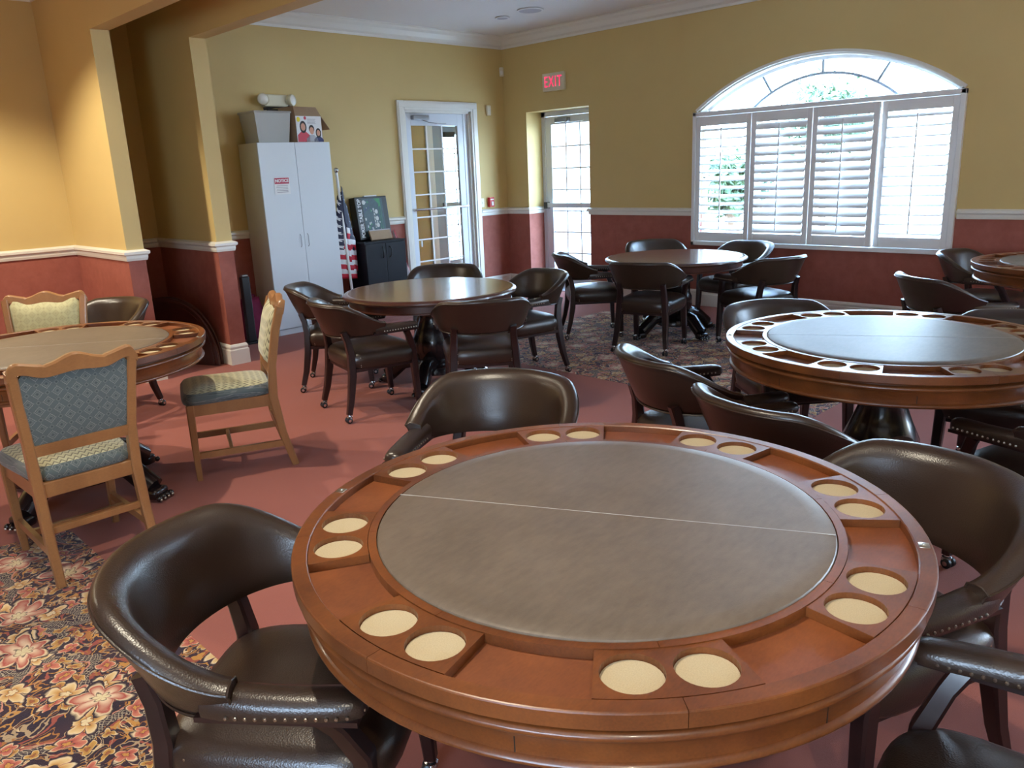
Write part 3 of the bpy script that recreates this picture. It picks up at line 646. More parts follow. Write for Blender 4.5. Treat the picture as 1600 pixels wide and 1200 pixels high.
def tree(x, y, h_, r, seed, label):
    rnd = random.Random(seed); t_ = empty('garden_tree', (x, y, -0.08)); tag(t_, label, 'tree', None)
    b = MB(); b.sweep([(0, 0, 0), (0.05, 0.02, h_ * .3), (-0.03, 0.05, h_ * .6), (0, 0, h_ * .8)], circ(0.12, 8), M['bark'], up=Vector((0, 1, 0)), scales=[1.3, 1, .7, .3]); b.build('trunk', t_, True)
    b = MB()
    for _ in range(2600):
        # clumped positions
        th, ph = rnd.random() * 2 * PI, math.acos(2 * rnd.random() - 1); rr = r * (0.45 + 0.55 * rnd.random()) * (0.8 + 0.25 * math.sin(5 * th + seed) * math.sin(3 * ph))
        c = Vector((rr * math.sin(ph) * math.cos(th), rr * math.sin(ph) * math.sin(th), h_ * .72 + rr * .85 * math.cos(ph)))
        u = Vector((rnd.uniform(-1, 1), rnd.uniform(-1, 1), rnd.uniform(-1, 1))).normalized(); v_ = u.orthogonal().normalized(); s_ = 0.10
        b.add([c - u * s_, c - v_ * s_ * .5, c + u * s_, c + v_ * s_ * .5], [(0, 1, 2, 3)], M['leaf'])
    o = b.build('foliage', t_); o['kind'] = 'stuff'
tree(4.4, -1.05, 1.9, 0.75, 1, 'bushy garden tree seen through the left shutter panel')
tree(9.5, -0.3, 3.6, 1.25, 2, 'garden tree crown behind the middle of the arched window')

# ------------------------------------------------------------------ patterned carpets set into the burgundy carpet
rg = MB(); rg.box(-3.35, -0.9, -6.1, -2.45, -0.01, 0.0008, M['rug']); tag(rg.build('patterned_carpet'), 'dusky floral carpet panel under the table by the shuttered window', 'carpet')
rg = MB(); rg.box(-10.5, -7.2, -11.5, -4.0, -0.01, 0.0008, M['rug']); tag(rg.build('patterned_carpet'), 'dark floral carpet panel with gold scrolls at lower left', 'carpet')
#@@OBJECTS@@
# ================================================================== poker tables
RO, RI, RF = 0.794, 0.607, 0.585        # rim, inner ring, playfield
def claw_base(root, wd, leg_r=0.50, zt=0.72):
    """turned pedestal with four scrolled claw feet"""
    b = MB(); b.lathe([(0.0, zt), (0.30, zt), (0.30, zt - .03), (0.13, zt - .05), (0.105, zt - .09), (0.10, 0.54), (0.13, 0.46), (0.165, 0.38), (0.17, 0.30), (0.14, 0.22), (0.11, 0.19), (0.15, 0.17), (0.17, 0.15), (0.17, 0.10), (0.0, 0.10)], wd, 32)
    b.build('pedestal', root, True, 50)
    for k in range(4):
        a = k * PI / 2; T = Matrix.Rotation(a, 4, 'Z')
        b = MB(); pts = [(0.10, 0, 0.17), (leg_r * .45, 0, 0.20), (leg_r * .68, 0, 0.175), (leg_r * .86, 0, 0.115), (leg_r, 0, 0.07)]
        b.sweep([T @ Vector(q) for q in pts], sq(0.11, 0.12, .5), wd, scales=[1.1, 1.05, .95, .95, .95])
        lg = b.build('leg', root, True, 50)
        f_ = MB(); f_.bbox(leg_r - 0.03, leg_r + 0.055, -0.055, 0.055, 0.012, 0.075, wd, 0.02, T)
        for j in range(4):
            y = -0.045 + 0.03 * j; c = T @ Vector((leg_r + 0.065, y, 0.028)); f_.sphere(c, 0.017, wd, 8, 6)
            c = T @ Vector((leg_r + 0.077, y, 0.022)); f_.sphere(c, 0.0085, M['brass'], 6, 4)
        f_.build('claw_foot', lg, True, 50)
def remap(root, t, HC=1.652):
    """resize the table top parts (built at 0.76 m) to radius * t and height HC - (HC - z) * t"""
    done = set()
    def go(o):
        if o.type == 'MESH' and o.data.name not in done:
            done.add(o.data.name)
            for q_ in o.data.vertices: q_.co = Vector((q_.co.x * t, q_.co.y * t, HC - (HC - q_.co.z) * t))
        for ch_ in o.children: go(ch_)
    go(root)
def make_poker(label):
    root = empty('poker_table'); tag(root, label, 'poker table', 'round poker tables')
    tw = M['table_wood']
    # playfield halves with a seam along x (rotated through 112.5 deg in local space)
    SA = 112.5
    for s_ in (0, 1):
        T = Matrix.Rotation(R_(SA + 180 * s_), 4, 'Z'); b = MB(); rings = []
        prof = [(RF, 0.745), (RF, 0.757), (RF - 0.004, 0.762), (RF - 0.012, 0.765), (RF - 0.05, 0.766)]
        n = 40
        for r, z in prof: rings.append([T @ Vector((r * math.cos(PI * k / n), max(0.0007, r * math.sin(PI * k / n)), z)) for k in range(n + 1)])
        b.loft(rings, M['vinyl'], False, False)
        k0 = len(b.v); top = rings[-1]; b.add(top, [tuple(range(len(top)))], M['vinyl'])
        b.build('playfield_half', root, True, 30)
    b = MB(); b.sweep([Matrix.Rotation(R_(SA), 4, 'Z') @ Vector((x, 0, 0.7655)) for x in (-RF + .004, RF - .004)], circ(0.0012, 6), M['silver_seam']); b.build('seam_line', root)
    # inner ring: eight jointed segments
    for k in range(8):
        a0 = 45 * k + 0.05; a1 = 45 * (k + 1) - 0.05
        b = MB(); b.sector(RF + 0.0015, RI, a0, a1, 0.730, 0.760, tw, 10); b.build('ring_segment', root)
    # outer rail: eight jointed segments with eased edge
    for k in range(8):
        a0 = 45 * k + 0.05; a1 = 45 * (k + 1) - 0.05
        b = MB(); rings = []
        for j in range(13):
            a = R_(a0 + (a1 - a0) * j / 12); c, s_ = math.cos(a), math.sin(a)
            rings.append([Vector((r * c, r * s_, z)) for r, z in ((0.755, 0.722), (0.788, 0.722), (RO, 0.726), (RO, 0.7565), (0.7925, 0.7590), (0.7900, 0.7600), (0.758, 0.760), (0.755, 0.757))])
        b.loft(rings, tw); b.build('rail_segment', root, True, 20)
    # tray floor + cup holder blocks
    b = MB(); rings = [[Vector((r * math.cos(2 * PI * k / 96), r * math.sin(2 * PI * k / 96), z)) for k in range(96)] for r, z in ((RI - .01, 0.7305), (RI - .01, 0.7365), (0.757, 0.7365), (0.757, 0.7305))]
    b.loft(rings, M['tray_wood'], True, False); b.build('chip_tray_floor', root)
    hb = 11.9
    for k in range(8):
        ac = 45 * k; r0, r1 = RI + 0.0015, 0.7535
        outer = [(r0 * math.cos(R_(ac - hb + 2 * hb * j / 10)), r0 * math.sin(R_(ac - hb + 2 * hb * j / 10))) for j in range(11)][::-1]
        outer = outer + [(r1 * math.cos(R_(ac - hb + 2 * hb * j / 12)), r1 * math.sin(R_(ac - hb + 2 * hb * j / 12))) for j in range(13)]
        holes = []; cs_ = []
        for s_ in (-1, 1):
            a = R_(ac + s_ * 5.85); c = (0.680 * math.cos(a), 0.680 * math.sin(a)); cs_.append(c)
            holes.append([(c[0] + 0.0615 * math.cos(2 * PI * j / 32), c[1] + 0.0615 * math.sin(2 * PI * j / 32)) for j in range(32)])
        b = MB(); b.poly(outer, holes, 0.7370, 0.7585, tw); bl = b.build('cup_block', root)
        for c in cs_:
            b = MB(); b.lathe([(0.00002, 0.7448), (0.0605, 0.7448), (0.0605, 0.7370)], M['cork'], 28, c); b.build('cork_disc', bl)
    # apron
    b = MB(); b.lathe([(0.60, 0.730), (0.757, 0.730), (0.757, 0.722), (0.762, 0.720), (0.760, 0.713), (0.775, 0.711), (0.785, 0.706), (0.787, 0.699), (0.783, 0.692), (0.768, 0.688), (0.763, 0.684), (0.761, 0.634), (0.765, 0.632), (0.772, 0.626), (0.772, 0.620), (0.765, 0.614), (0.72, 0.612), (0.70, 0.612), (0.70, 0.63), (0.0, 0.63)], tw, 96)
    ap = b.build('apron', root, True, 50)
    for k in range(8):
        a = R_(45 * k + 22.5); T = Matrix.Rotation(a, 4, 'Z'); b = MB(); b.box(0.755, 0.7624, -0.0012, 0.0012, 0.635, 0.682, M['rubber'], T); b.build('apron_joint', ap)
    for s_ in (0, 1):
        T = Matrix.Rotation(R_(SA + 180 * s_), 4, 'Z'); b = MB()
        b.bbox(0.762, 0.786, -0.014, 0.014, 0.7596, 0.7612, M['brass'], .0005, T); b.bbox(0.770, 0.777, -0.003, 0.003, 0.7605, 0.765, M['brass'], .001, T)
        b.build('brass_hinge', root, True)
    remap(root, 0.90); claw_base(root, M['black_wood'], 0.43, 0.735)
    return root
M['silver_seam'] = simple('pale_seam_thread', (0.42, 0.40, 0.36), 0.4)
def place(o, x, y, deg, z=0.0): o.location = (x, y, z); o.rotation_euler = (0, 0, R_(deg)); return o
pt = make_poker('largest poker table in the foreground, orange cherry rim, taupe playfield and cork cup holders')
place(pt, -6.809, -7.147, 4.6)
q = copy_tree(pt); place(q, -4.487, -6.952, 6.5); q['label'] = 'poker table at right glinting blue-white from the window, dark red apron'
q = copy_tree(pt); place(q, -6.964, -3.633, 29.5); q['label'] = 'poker table at left ringed by the green upholstered wooden chairs'
q = copy_tree(pt); place(q, -1.249, -7.112, 12); q['label'] = 'poker table at the far right edge, below and right of the shuttered window'

# ------------------------------------------------------------------ flat dining-top tables
def make_flat(label):
    root = empty('round_table'); tag(root, label, 'round table', 'flat-topped round tables')
    R0 = 0.693; tw = M['dark_table']
    for s_ in (0, 1):
        T = Matrix.Rotation(R_(90 + 180 * s_), 4, 'Z'); b = MB(); n = 40
        prof = [(R0 - 0.03, 0.722), (R0 - 0.006, 0.725), (R0, 0.735), (R0 - 0.003, 0.746), (R0 - 0.014, 0.755), (R0 - 0.03, 0.7585), (R0 - 0.045, 0.7600)]
        rings = [[T @ Vector((r * math.cos(PI * k / n), max(0.0006, r * math.sin(PI * k / n)), z)) for k in range(n + 1)] for r, z in prof]
        b.loft(rings[:6], tw, False, False); b.loft(rings[5:], M['top_wood'], False, False); b.add(rings[-1], [tuple(range(n + 1))], M['top_wood']); b.add(rings[0], [tuple(range(n + 1))], tw)
        b.build('tabletop_half', root, True, 35)
    b = MB(); b.lathe([(0.0, 0.724), (0.655, 0.724), (0.655, 0.716), (0.648, 0.712), (0.648, 0.668), (0.656, 0.664), (0.656, 0.656), (0.62, 0.652), (0.0, 0.652)], tw, 72)
    ap = b.build('apron', root, True, 50)
    for k in range(8):
        T = Matrix.Rotation(R_(45 * k + 10), 4, 'Z'); b = MB(); b.box(0.645, 0.6495, -0.0015, 0.0015, 0.67, 0.710, M['rubber'], T); b.build('apron_joint', ap)
    remap(root, 0.985); claw_base(root, M['black_wood'], 0.40, 0.67)
    return root
ft = make_flat('flat-topped round wooden table in the middle, before the white cabinet')
place(ft, -4.227, -3.36, 34)
q = copy_tree(ft); place(q, -1.538, -3.851, 72); q['label'] = 'flat-topped round wooden table by the exit door, window reflected on its right side'

# ================================================================== leather captain chairs
def make_captain():
    root = empty('captain_chair'); L = M['leather']; W = M['dark_wood']
    # seat cushion
    def outline(inset, n=40):
        pts = []
        for k in range(n):
            t = 2 * PI * k / n; c, s_ = math.cos(t), math.sin(t); e = 0.42
            x = math.copysign(abs(c) ** e, c); y = math.copysign(abs(s_) ** e, s_)
            wx = 0.262 + (0.016 if s_ > 0 else -0.012) * abs(y)
            pts.append((x * (wx - inset), 0.005 + y * (0.262 - inset) + (0.015 * (1 - x * x) if s_ > 0 else 0)))
        return pts
    b = MB(); rings = []
    for ins, z in ((0.03, 0.362), (0.006, 0.366), (0.0, 0.378), (-0.007, 0.42), (-0.002, 0.453), (0.012, 0.473), (0.035, 0.486), (0.08, 0.498), (0.14, 0.506), (0.20, 0.509)):
        rings.append([Vector((x, y, z)) for x, y in outline(ins)])
    b.loft(rings, L); b.build('seat', root, True, 60)
    nb = MB()
    for sx_ in (-1, 1):
        for yy in (-1, 1):
            for dx in (-0.036, 0.024):
                xx = 0.222 + dx; wx_ = 0.255 if yy < 0 else 0.275; ys = yy * 0.262 * max(0.02, 1 - (xx / wx_) ** 4.76) ** 0.21 + (0.012 if yy > 0 else 0.005)
                for j in range(6):
                    nb.sphere((sx_ * xx, ys, 0.380 + 0.013 * j), 0.0042, M['brass'], 5, 4)
    o = nb.build('seat_nail_trim', root, True); o['kind'] = 'stuff'
    # back band
    A, B_, Y0 = 0.285, 0.245, -0.045; NS = 44
    def top(ph):
        a = abs(ph); t = min(1, max(0, (a - 42) / 56)); t = t * t * (3 - 2 * t) * 0.6 + t * 0.4
        return 0.833 - 0.006 * min(1, a / 42) - 0.140 * t
    b = MB(); rings = []; pip = []; pip2 = []
    for i in range(NS + 1):
        ph = -98 + 196 * i / NS; a = R_(ph); cx, cy = A * math.sin(a), Y0 - B_ * math.cos(a)
        nx, ny = math.sin(a) / A, -math.cos(a) / B_; ln = math.hypot(nx, ny); nx, ny = nx / ln, ny / ln
        zt = top(ph); zb = 0.596 - 0.014 * max(0, math.cos(a)); H = zt - zb
        lean = 0.088 * min(1, H / 0.23) * (0.62 + 0.38 * max(0, math.cos(a))); k = min(1, H / 0.2)
        def P_(o_, z_): return Vector((cx + nx * (o_ + lean * (z_ - zb) / max(H, .01)), cy + ny * (o_ + lean * (z_ - zb) / max(H, .01)), z_))
        th = 0.022
        sec = [P_(-0.012, zb), P_(-th, zb + 0.02), P_(-th - 0.006, zb + H * .35), P_(-th - 0.004, zb + H * .6), P_(-th - 0.010 * k, zt - 0.045 * k), P_(-th - 0.004, zt - 0.018 * k), P_(-0.004, zt - 0.001), P_(0.014, zt), P_(0.028, zt - 0.006), P_(0.036, zt - 0.022 * k), P_(0.030, zt - 0.045 * k), P_(0.026, zb + H * .5), P_(0.017, zb + 0.02), P_(0.010, zb)]
        rings.append(sec); pip.append(P_(0.0365, zt - 0.020 * k)); pip2.append(P_(0.014, zb + 0.002))
    b.loft(rings, L); bk = b.build('backrest', root, True, 60)
    b = MB(); b.sweep(pip, circ(0.0034, 6), L); b.sweep(rings[0] , circ(0.0032, 6), L, up=Vector((0, 1, 0))); b.sweep(rings[-1], circ(0.0032, 6), L, up=Vector((0, 1, 0))); b.sweep(pip2, circ(0.004, 6), L); b.build('welting', bk, True)
    # arms
    for s_ in (-1, 1):
        b = MB(); n = 14
        path = [(s_ * 0.287, -0.075), (s_ * 0.290, -0.03), (s_ * 0.291, 0.05), (s_ * 0.287, 0.13), (s_ * 0.280, 0.20), (s_ * 0.276, 0.235), (s_ * 0.275, 0.252), (s_ * 0.275, 0.260)]
        wd = [0.030, 0.036, 0.038, 0.038, 0.038, 0.036, 0.029, 0.014]; ht = [0.668, 0.668, 0.662, 0.658, 0.656, 0.654, 0.650, 0.640]
        rings = []
        for (x, y), w_, h_ in zip(path, wd, ht):
            z0 = 0.612; r = []
            for a_, c_ in ((-1, 0.0), (-1.06, .25), (-1.02, .6), (-.8, .86), (-.4, .97), (0, 1.0), (.4, .97), (.8, .86), (1.02, .6), (1.06, .25), (1, 0.0)):
                r.append(Vector((x + a_ * w_, y, z0 + c_ * (h_ - z0))))
            rings.append(r)
        b.loft(rings, L); arm = b.build('arm', root, True, 60)
        nb = MB()
        for side in (-1, 1):
            for j in range(13):
                y = -0.015 + 0.0205 * j; x = s_ * (0.290 - 0.010 * max(0, (y - 0.05) / .2)) + side * (0.0405 if y < .22 else .037); nb.sphere((x, y, 0.622), 0.0045, M['brass'], 6, 4)
        for j in (-1, 0, 1): nb.sphere((s_ * 0.275 + j * 0.015, 0.257 if j else 0.262, 0.622), 0.0045, M['brass'], 6, 4)
        o = nb.build('nail_trim', arm, True); o['kind'] = 'stuff'
        b = MB(); b.loft([[Vector((s_ * 0.287 + a_ * .031, y, z)) for a_, z in ((-1, 0.600), (1, 0.600), (1, 0.612), (-1, 0.612))] for y in (-0.09, 0.1, 0.25)], W); b.build('arm_board', arm)
    # legs and casters
    for s_ in (-1, 1):
        for fr_ in (0, 1):
            b = MB()
            if fr_: pts = [(s_ * .240, .246, .058), (s_ * .238, .238, .20), (s_ * .232, .232, .38), (s_ * .236, .226, .47), (s_ * .262, .190, .56), (s_ * .280, .165, .604)]; sc2 = [.72, .9, 1, .95, .85, .95]
            else: pts = [(s_ * .245, -.292, .058), (s_ * .232, -.262, .17), (s_ * .222, -.236, .32), (s_ * .212, -.228, .47), (s_ * .205, -.240, .56), (s_ * .202, -.262, .63), ]; sc2 = [.75, .9, 1.05, 1, .9, .9]
            b.sweep(pts, sq(0.052, 0.048, .3), W, up=Vector((0, 1, 0)), scales=sc2)
            lg = b.build('leg', root, True, 30)
            x, y = pts[0][0], pts[0][1]
            b = MB(); b.lathe([(0, .06), (.011, .06), (.013, .05), (.02, .046), (.02, .034), (0, .034)], M['chrome'], 10, (x, y))
            for dx in (-.014, .014):
                T = Matrix.Translation((x + dx, y - .008, .0225)) @ Matrix.Rotation(PI / 2, 4, 'Y')
                b.lathe([(0, -.009), (.017, -.009), (.022, -.005), (.022, .005), (.017, .009), (0, .009)], M['rubber'], 12, T=T)
                b.lathe([(0, -.0105), (.011, -.0105), (.011, .0105), (0, .0105)], M['chrome'], 8, T=T)
            b.sphere((x, y + .002, .036), .019, M['chrome'], 8, 6, (1.2, 1, .8)); b.build('caster', lg, True, 40)
    # apron rails under seat
    b = MB(); b.box(-.235, .235, -.24, -.22, .345, .37, W); b.box(-.235, .235, .22, .24, .345, .37, W); b.box(-.24, -.22, -.24, .24, .345, .37, W); b.box(.22, .24, -.24, .24, .345, .37, W); b.build('seat_rail', root)
    return root
ch0 = make_captain(); used = [False]
def chair(x, y, heading, label):
    o = copy_tree(ch0) if used[0] else ch0; used[0] = True
    o.location = (x, y, 0); o.rotation_euler = (0, 0, R_(heading - 90)); tag(o, label, 'armchair', 'leather captain chairs round the tables'); return o
CH = [
 (-7.38, -6.67, -51, 'brown leather captain chair in the left foreground, beside the floral carpet'),
 (-6.20, -6.08, 207, 'brown leather captain chair behind the largest poker table, facing the camera'),
 (-6.18, -7.54, 159, 'brown leather captain chair at right of the largest poker table, rounded back toward the right'),
 (-6.76, -8.08, 99, 'leather captain chair at the bottom right edge, only its studded arm and seat in view'),
 (-5.03, -6.33, -28, 'leather captain chair at the left end of the blue-lit right poker table, arm reaching it'),
 (-5.38, -6.97, -18, 'leather captain chair seen from behind between the largest and the right poker table'),
 (-3.96, -6.24, 231, 'leather captain chair beyond the blue-lit poker table, low back at its left'),
 (-3.74, -7.28, 182, 'leather captain chair beyond the blue-lit poker table at the right edge, back top only'),
 (-4.70, -7.69, 73, 'leather captain chair at the right edge with studded arm and blue-lit seat'),
 (-4.68, -2.72, -40, 'leather captain chair at far left of the middle table, just before the white cabinet'),
 (-4.96, -3.53, -12, 'leather captain chair at near left of the middle table, seen from its back right'),
 (-4.42, -4.14, 52, 'leather captain chair on the near side of the middle table, its back toward the camera'),
 (-3.56, -3.69, 167, 'leather captain chair at the right end of the middle table, seen in profile'),
 (-3.62, -2.80, 225, 'leather captain chair beyond the middle table, in front of the garden door'),
 (-1.98, -3.17, -42, 'black-looking captain chair at the left of the far table, in front of the exit door'),
 (-2.18, -4.02, 15, 'dark captain chair at the near left of the far table, its back toward the camera'),
 (-1.50, -4.72, 72, 'dark captain chair at the near right of the far table, blue light on its seat'),
 (-0.90, -3.23, 232, 'captain chair behind the far table, against the terracotta wall left of the window'),
 (-0.78, -4.04, 168, 'captain chair behind the right of the far table, under the shuttered window'),
 (-6.33, -2.02, 203, 'leather captain chair behind the left poker table, before the orange wing wall'),
 (-2.06, -6.53, -41, 'dark captain chair at the left of the far right poker table, arm toward it'),
 (-0.68, -6.37, -95, 'dark captain chair between the far right poker table and the window wall'),
]
for c in CH: chair(*c)

# ================================================================== upholstered wooden side chairs
def make_side():
    root = empty('side_chair'); K = M['oak']; H = 0.985
    # back posts (one piece with the rear legs)
    for s_ in (-1, 1):
        b = MB(); pts = [(s_ * .205, -.315, 0.0), (s_ * .203, -.262, .20), (s_ * .201, -.232, .42), (s_ * .206, -.245, .60), (s_ * .222, -.285, .80), (s_ * .232, -.325, .93)]
        b.sweep(pts, sq(.040, .046, .3), K, up=Vector((0, 1, 0)), scales=[.85, 1, 1.1, 1, 1, 1]); b.build('leg', root, True, 30)
        b = MB(); pts = [(s_ * .205, .225, 0.0), (s_ * .212, .225, .20), (s_ * .216, .222, .44)]
        b.sweep(pts, sq(.042, .042, .3), K, up=Vector((0, 1, 0)), scales=[.72, .9, 1.05]); b.build('leg', root, True, 30)
    # crest rail: scalloped top
    def crest(u):  # u -1..1 : centre swell, small notches, raised rounded ears
        a = abs(u); z = .945 + (.030 * (.5 + .5 * math.cos(a / .42 * PI)) if a < .42 else .022 * math.sin((a - .42) / .50 * PI / 2) ** 2)
        if .38 < a < .50: z -= .005 * (1 + math.cos((a - .44) / .06 * PI)) / 2
        return z - (.045 * ((a - .84) / .16) ** 2.2 if a > .84 else 0)
    def ftop(u):   # lower edge of the crest rail = top of the upholstery
        a = abs(u); return .893 + (.010 * (.5 + .5 * math.cos(a / .45 * PI)) if a < .45 else .026 * math.sin(min(1, (a - .45) / .38) * PI / 2) ** 2) - (.03 * ((a - .9) / .1) if a > .9 else 0)
    b = MB(); rings = []
    def yb(z): return -.245 - (z - .6) * .245
    for i in range(41):
        u = -1 + i / 20; x = u * .252; zt = crest(u); zb_ = ftop(u) - .002
        zb_ = min(zb_, zt - .03); bow = -.012 * (1 - u * u)
        rings.append([Vector((x, yb(zb_) + .018 + bow, zb_)), Vector((x, yb(zt) + .016 + bow, zt - .006)), Vector((x, yb(zt) + .006 + bow, zt)), Vector((x, yb(zt) - .012 + bow, zt)), Vector((x, yb(zt) - .022 + bow, zt - .008)), Vector((x, yb(zb_) - .022 + bow, zb_))])
    b.loft(rings, K); b.build('crest_rail', root, True, 35)
    b = MB(); b.loft([[Vector((x, yb(z) + dy, z)) for dy, z in ((-.02, .555), (.016, .555), (.016, .605), (-.02, .605))] for x in (-.195, 0, .195)], K); b.build('lower_back_rail', root)
    # upholstered back: cushion in front, flat panel behind
    def back(y_off, puff, name, mat, zlo=.60):
        b = MB(); NX, NZ = 16, 16; rings = []
        for j in range(NZ + 1):
            t_ = j / NZ; r = []
            for i in range(NX + 1):
                u = -1 + 2 * i / NX; zt = ftop(u) + .006; z = zlo + (zt - zlo) * t_
                wx = .190 + (.022 * min(1, max(0, (z - .6) / .3))); d_ = puff * (1 - u ** 6) * (1 - (2 * t_ - 1) ** 6)
                r.append(Vector((u * wx, yb(z) + y_off + d_, z)))
            rings.append(r)
        b.loft(rings, mat, False, False); return b.build(name, root, True, 60)
    back(.012, .042, 'back_cushion', M['fab_cushion']); back(-.010, -.006, 'back_panel', M['fab_back'])
    # seat
    b = MB(); rings = []
    for ins, z in ((.012, .435), (.0, .44), (-.004, .462), (-.001, .480), (.014, .498), (.05, .510), (.10, .518), (.16, .520)):
        r = []
        for k in range(40):
            t = 2 * PI * k / 40; c, s_ = math.cos(t), math.sin(t); e = .3
            x = math.copysign(abs(c) ** e, c); y = math.copysign(abs(s_) ** e, s_); wx = .225 + .022 * y
            r.append(Vector((x * (wx - ins), .012 + y * (.247 - ins), z)))
        rings.append(r)
    b.loft(rings[4:], M['fab_zig'], True, True); b.build('seat', root, True, 60)
    b = MB(); b.loft(rings[:5], M['fab_back'], True, False); b.build('seat_boxing', root, True, 60)
    b = MB(); b.bbox(-.215, .215, .205, .235, .372, .437, K, .004); b.bbox(-.20, .20, -.245, -.215, .372, .437, K, .004)
    for s_ in (-1, 1): b.loft([[Vector((s_ * (.200 + .012 * (y + .23) / .45) + a_, y, z)) for a_, z in ((-.012, .372), (.012, .372), (.012, .437), (-.012, .437))] for y in (-.235, .215)], K)
    b.build('seat_rail', root)
    for s_ in (-1, 1):
        b = MB(); b.loft([[Vector((s_ * .206 + a_, y, z)) for a_, z in ((-.011, .125), (.011, .125), (.011, .160), (-.011, .160))] for y in (-.27, .215)], K); b.build('stretcher', root)
    b = MB(); b.bbox(-.198, .198, .02, .042, .130, .158, K, .003); b.build('stretcher', root)
    b = MB(); b.bbox(-.198, .198, -.258, -.236, .215, .245, K, .003); b.build('stretcher', root)
    return root
sc0 = make_side()
place(sc0, -7.21, -4.36, 0); sc0.scale = (1, 1, 1.03); tag(sc0, 'honey oak chair with blue-grey damask back, seen from behind at the left poker table', 'chair', 'upholstered oak chairs at the left poker table')
q = copy_tree(sc0); place(q, -6.18, -3.82, 158 - 90); q['label'] = 'honey oak chair with zigzag green seat, standing sideways right of the left poker table'
for c_ in q.children:
    if c_.name.startswith('back_cushion'): c_.data = c_.data.copy(); c_.data.materials[0] = M['fab_zig']
q = copy_tree(sc0); place(q, -6.85, -2.66, 240 - 90); q['label'] = 'honey oak chair with pale green padded back, beyond the left poker table by the wall'

# ================================================================== back-wall things
# tall white cabinet
cb = empty('tall_cabinet', (-3.57, -0.225, 0)); tag(cb, 'tall white two-door cabinet with a red notice, against the yellow wall', 'cabinet')
CX, CD, CHT = .43, .19, 2.025
b = MB(); b.box(-CX, -CX + .018, -CD, .205, 0, CHT, M['cab_side']); b.box(CX - .018, CX, -CD, .205, 0, CHT, M['cab_side']); b.box(-CX + .018, CX - .018, -CD, .205, CHT - .018, CHT, M['cab_white']); b.box(-CX + .018, CX - .018, .19, .205, .06, CHT - .018, M['cab_side']); b.box(-CX + .018, CX - .018, -CD + .02, .19, .06, .078, M['cab_white']); b.build('body', cb)
b = MB(); b.box(-CX + .018, CX - .018, -CD + .002, -CD + .018, 0, .06, M['cab_white']); b.build('kickboard', cb)
for s_ in (-1, 1):
    x0, x1 = (-CX, -.002) if s_ < 0 else (.002, CX)
    b = MB(); b.bbox(x0, x1, -CD - .018, -CD - .001, .07, CHT, M['cab_white'], .002); dr = b.build('door', cb)
    hx = -.05 if s_ < 0 else .04
    b = MB(); b.sweep([(hx, -CD - .018, .93), (hx, -CD - .035, .95), (hx, -CD - .035, 1.05), (hx, -CD - .018, 1.07)], circ(.0035, 8), M['grey_metal'], up=Vector((1, 0, 0))); b.build('handle', dr, True)
nt_ = empty('notice_sign', (-3.77, -0.225 - .2095, 1.60)); nt_.scale = (1.45, 1, 1.45); tag(nt_, 'small white NOTICE paper with red header on the left cabinet door', 'sign')
b = MB(); b.box(-.063, .063, -.0015, 0, -.07, .05, M['paper']); b.build('paper', nt_)
b = MB(); b.box(-.058, .058, -.0025, -.0015, .004, .046, M['sign_red']); b.build('header_band', nt_)
text('notice_text', 'NOTICE', .0295, M['paper'], nt_, (0, -.003, .025), (PI / 2, 0, 0), .0003, bold=.0012)
b = MB()
for k in range(5): b.box(-.045 - .004 * (k % 2), .045, -.002, -.0015, -.012 - k * .011, -.009 - k * .011, M['ink'])
b.build('small_print', nt_)
# storage tub
tb = empty('storage_tub', (-3.765, -.225, CHT)); tag(tb, 'milky translucent plastic storage tub on top of the white cabinet', 'storage box')
def frustum(mb, x0, x1, y0, y1, z0, z1, t, m, th=.003):
    r = [[Vector((x0 + t, y0 + t, z0)), Vector((x1 - t, y0 + t, z0)), Vector((x1 - t, y1 - t, z0)), Vector((x0 + t, y1 - t, z0))], [Vector((x0, y0, z1)), Vector((x1, y0, z1)), Vector((x1, y1, z1)), Vector((x0, y1, z1))],
         [Vector((x0 + th, y0 + th, z1)), Vector((x1 - th, y0 + th, z1)), Vector((x1 - th, y1 - th, z1)), Vector((x0 + th, y1 - th, z1))], [Vector((x0 + t + th, y0 + t + th, z0 + th)), Vector((x1 - t - th, y0 + t + th, z0 + th)), Vector((x1 - t - th, y1 - t - th, z0 + th)), Vector((x0 + t + th, y1 - t - th, z0 + th))]]
    mb.loft(r, m)
b = MB(); frustum(b, -.205, .205, -.17, .17, 0, .30, .03, M['tub']); b.build('tub_body', tb)
b = MB(); b.bbox(-.215, .215, -.18, .18, .295, .318, M['tub'], .006); b.build('lid', tb)
b = MB(); b.box(-.10, .09, -.12, .05, .005, .20, M['paper']); b.box(.0, .13, .03, .13, .005, .24, M['print_grey']); b.build('contents', tb)
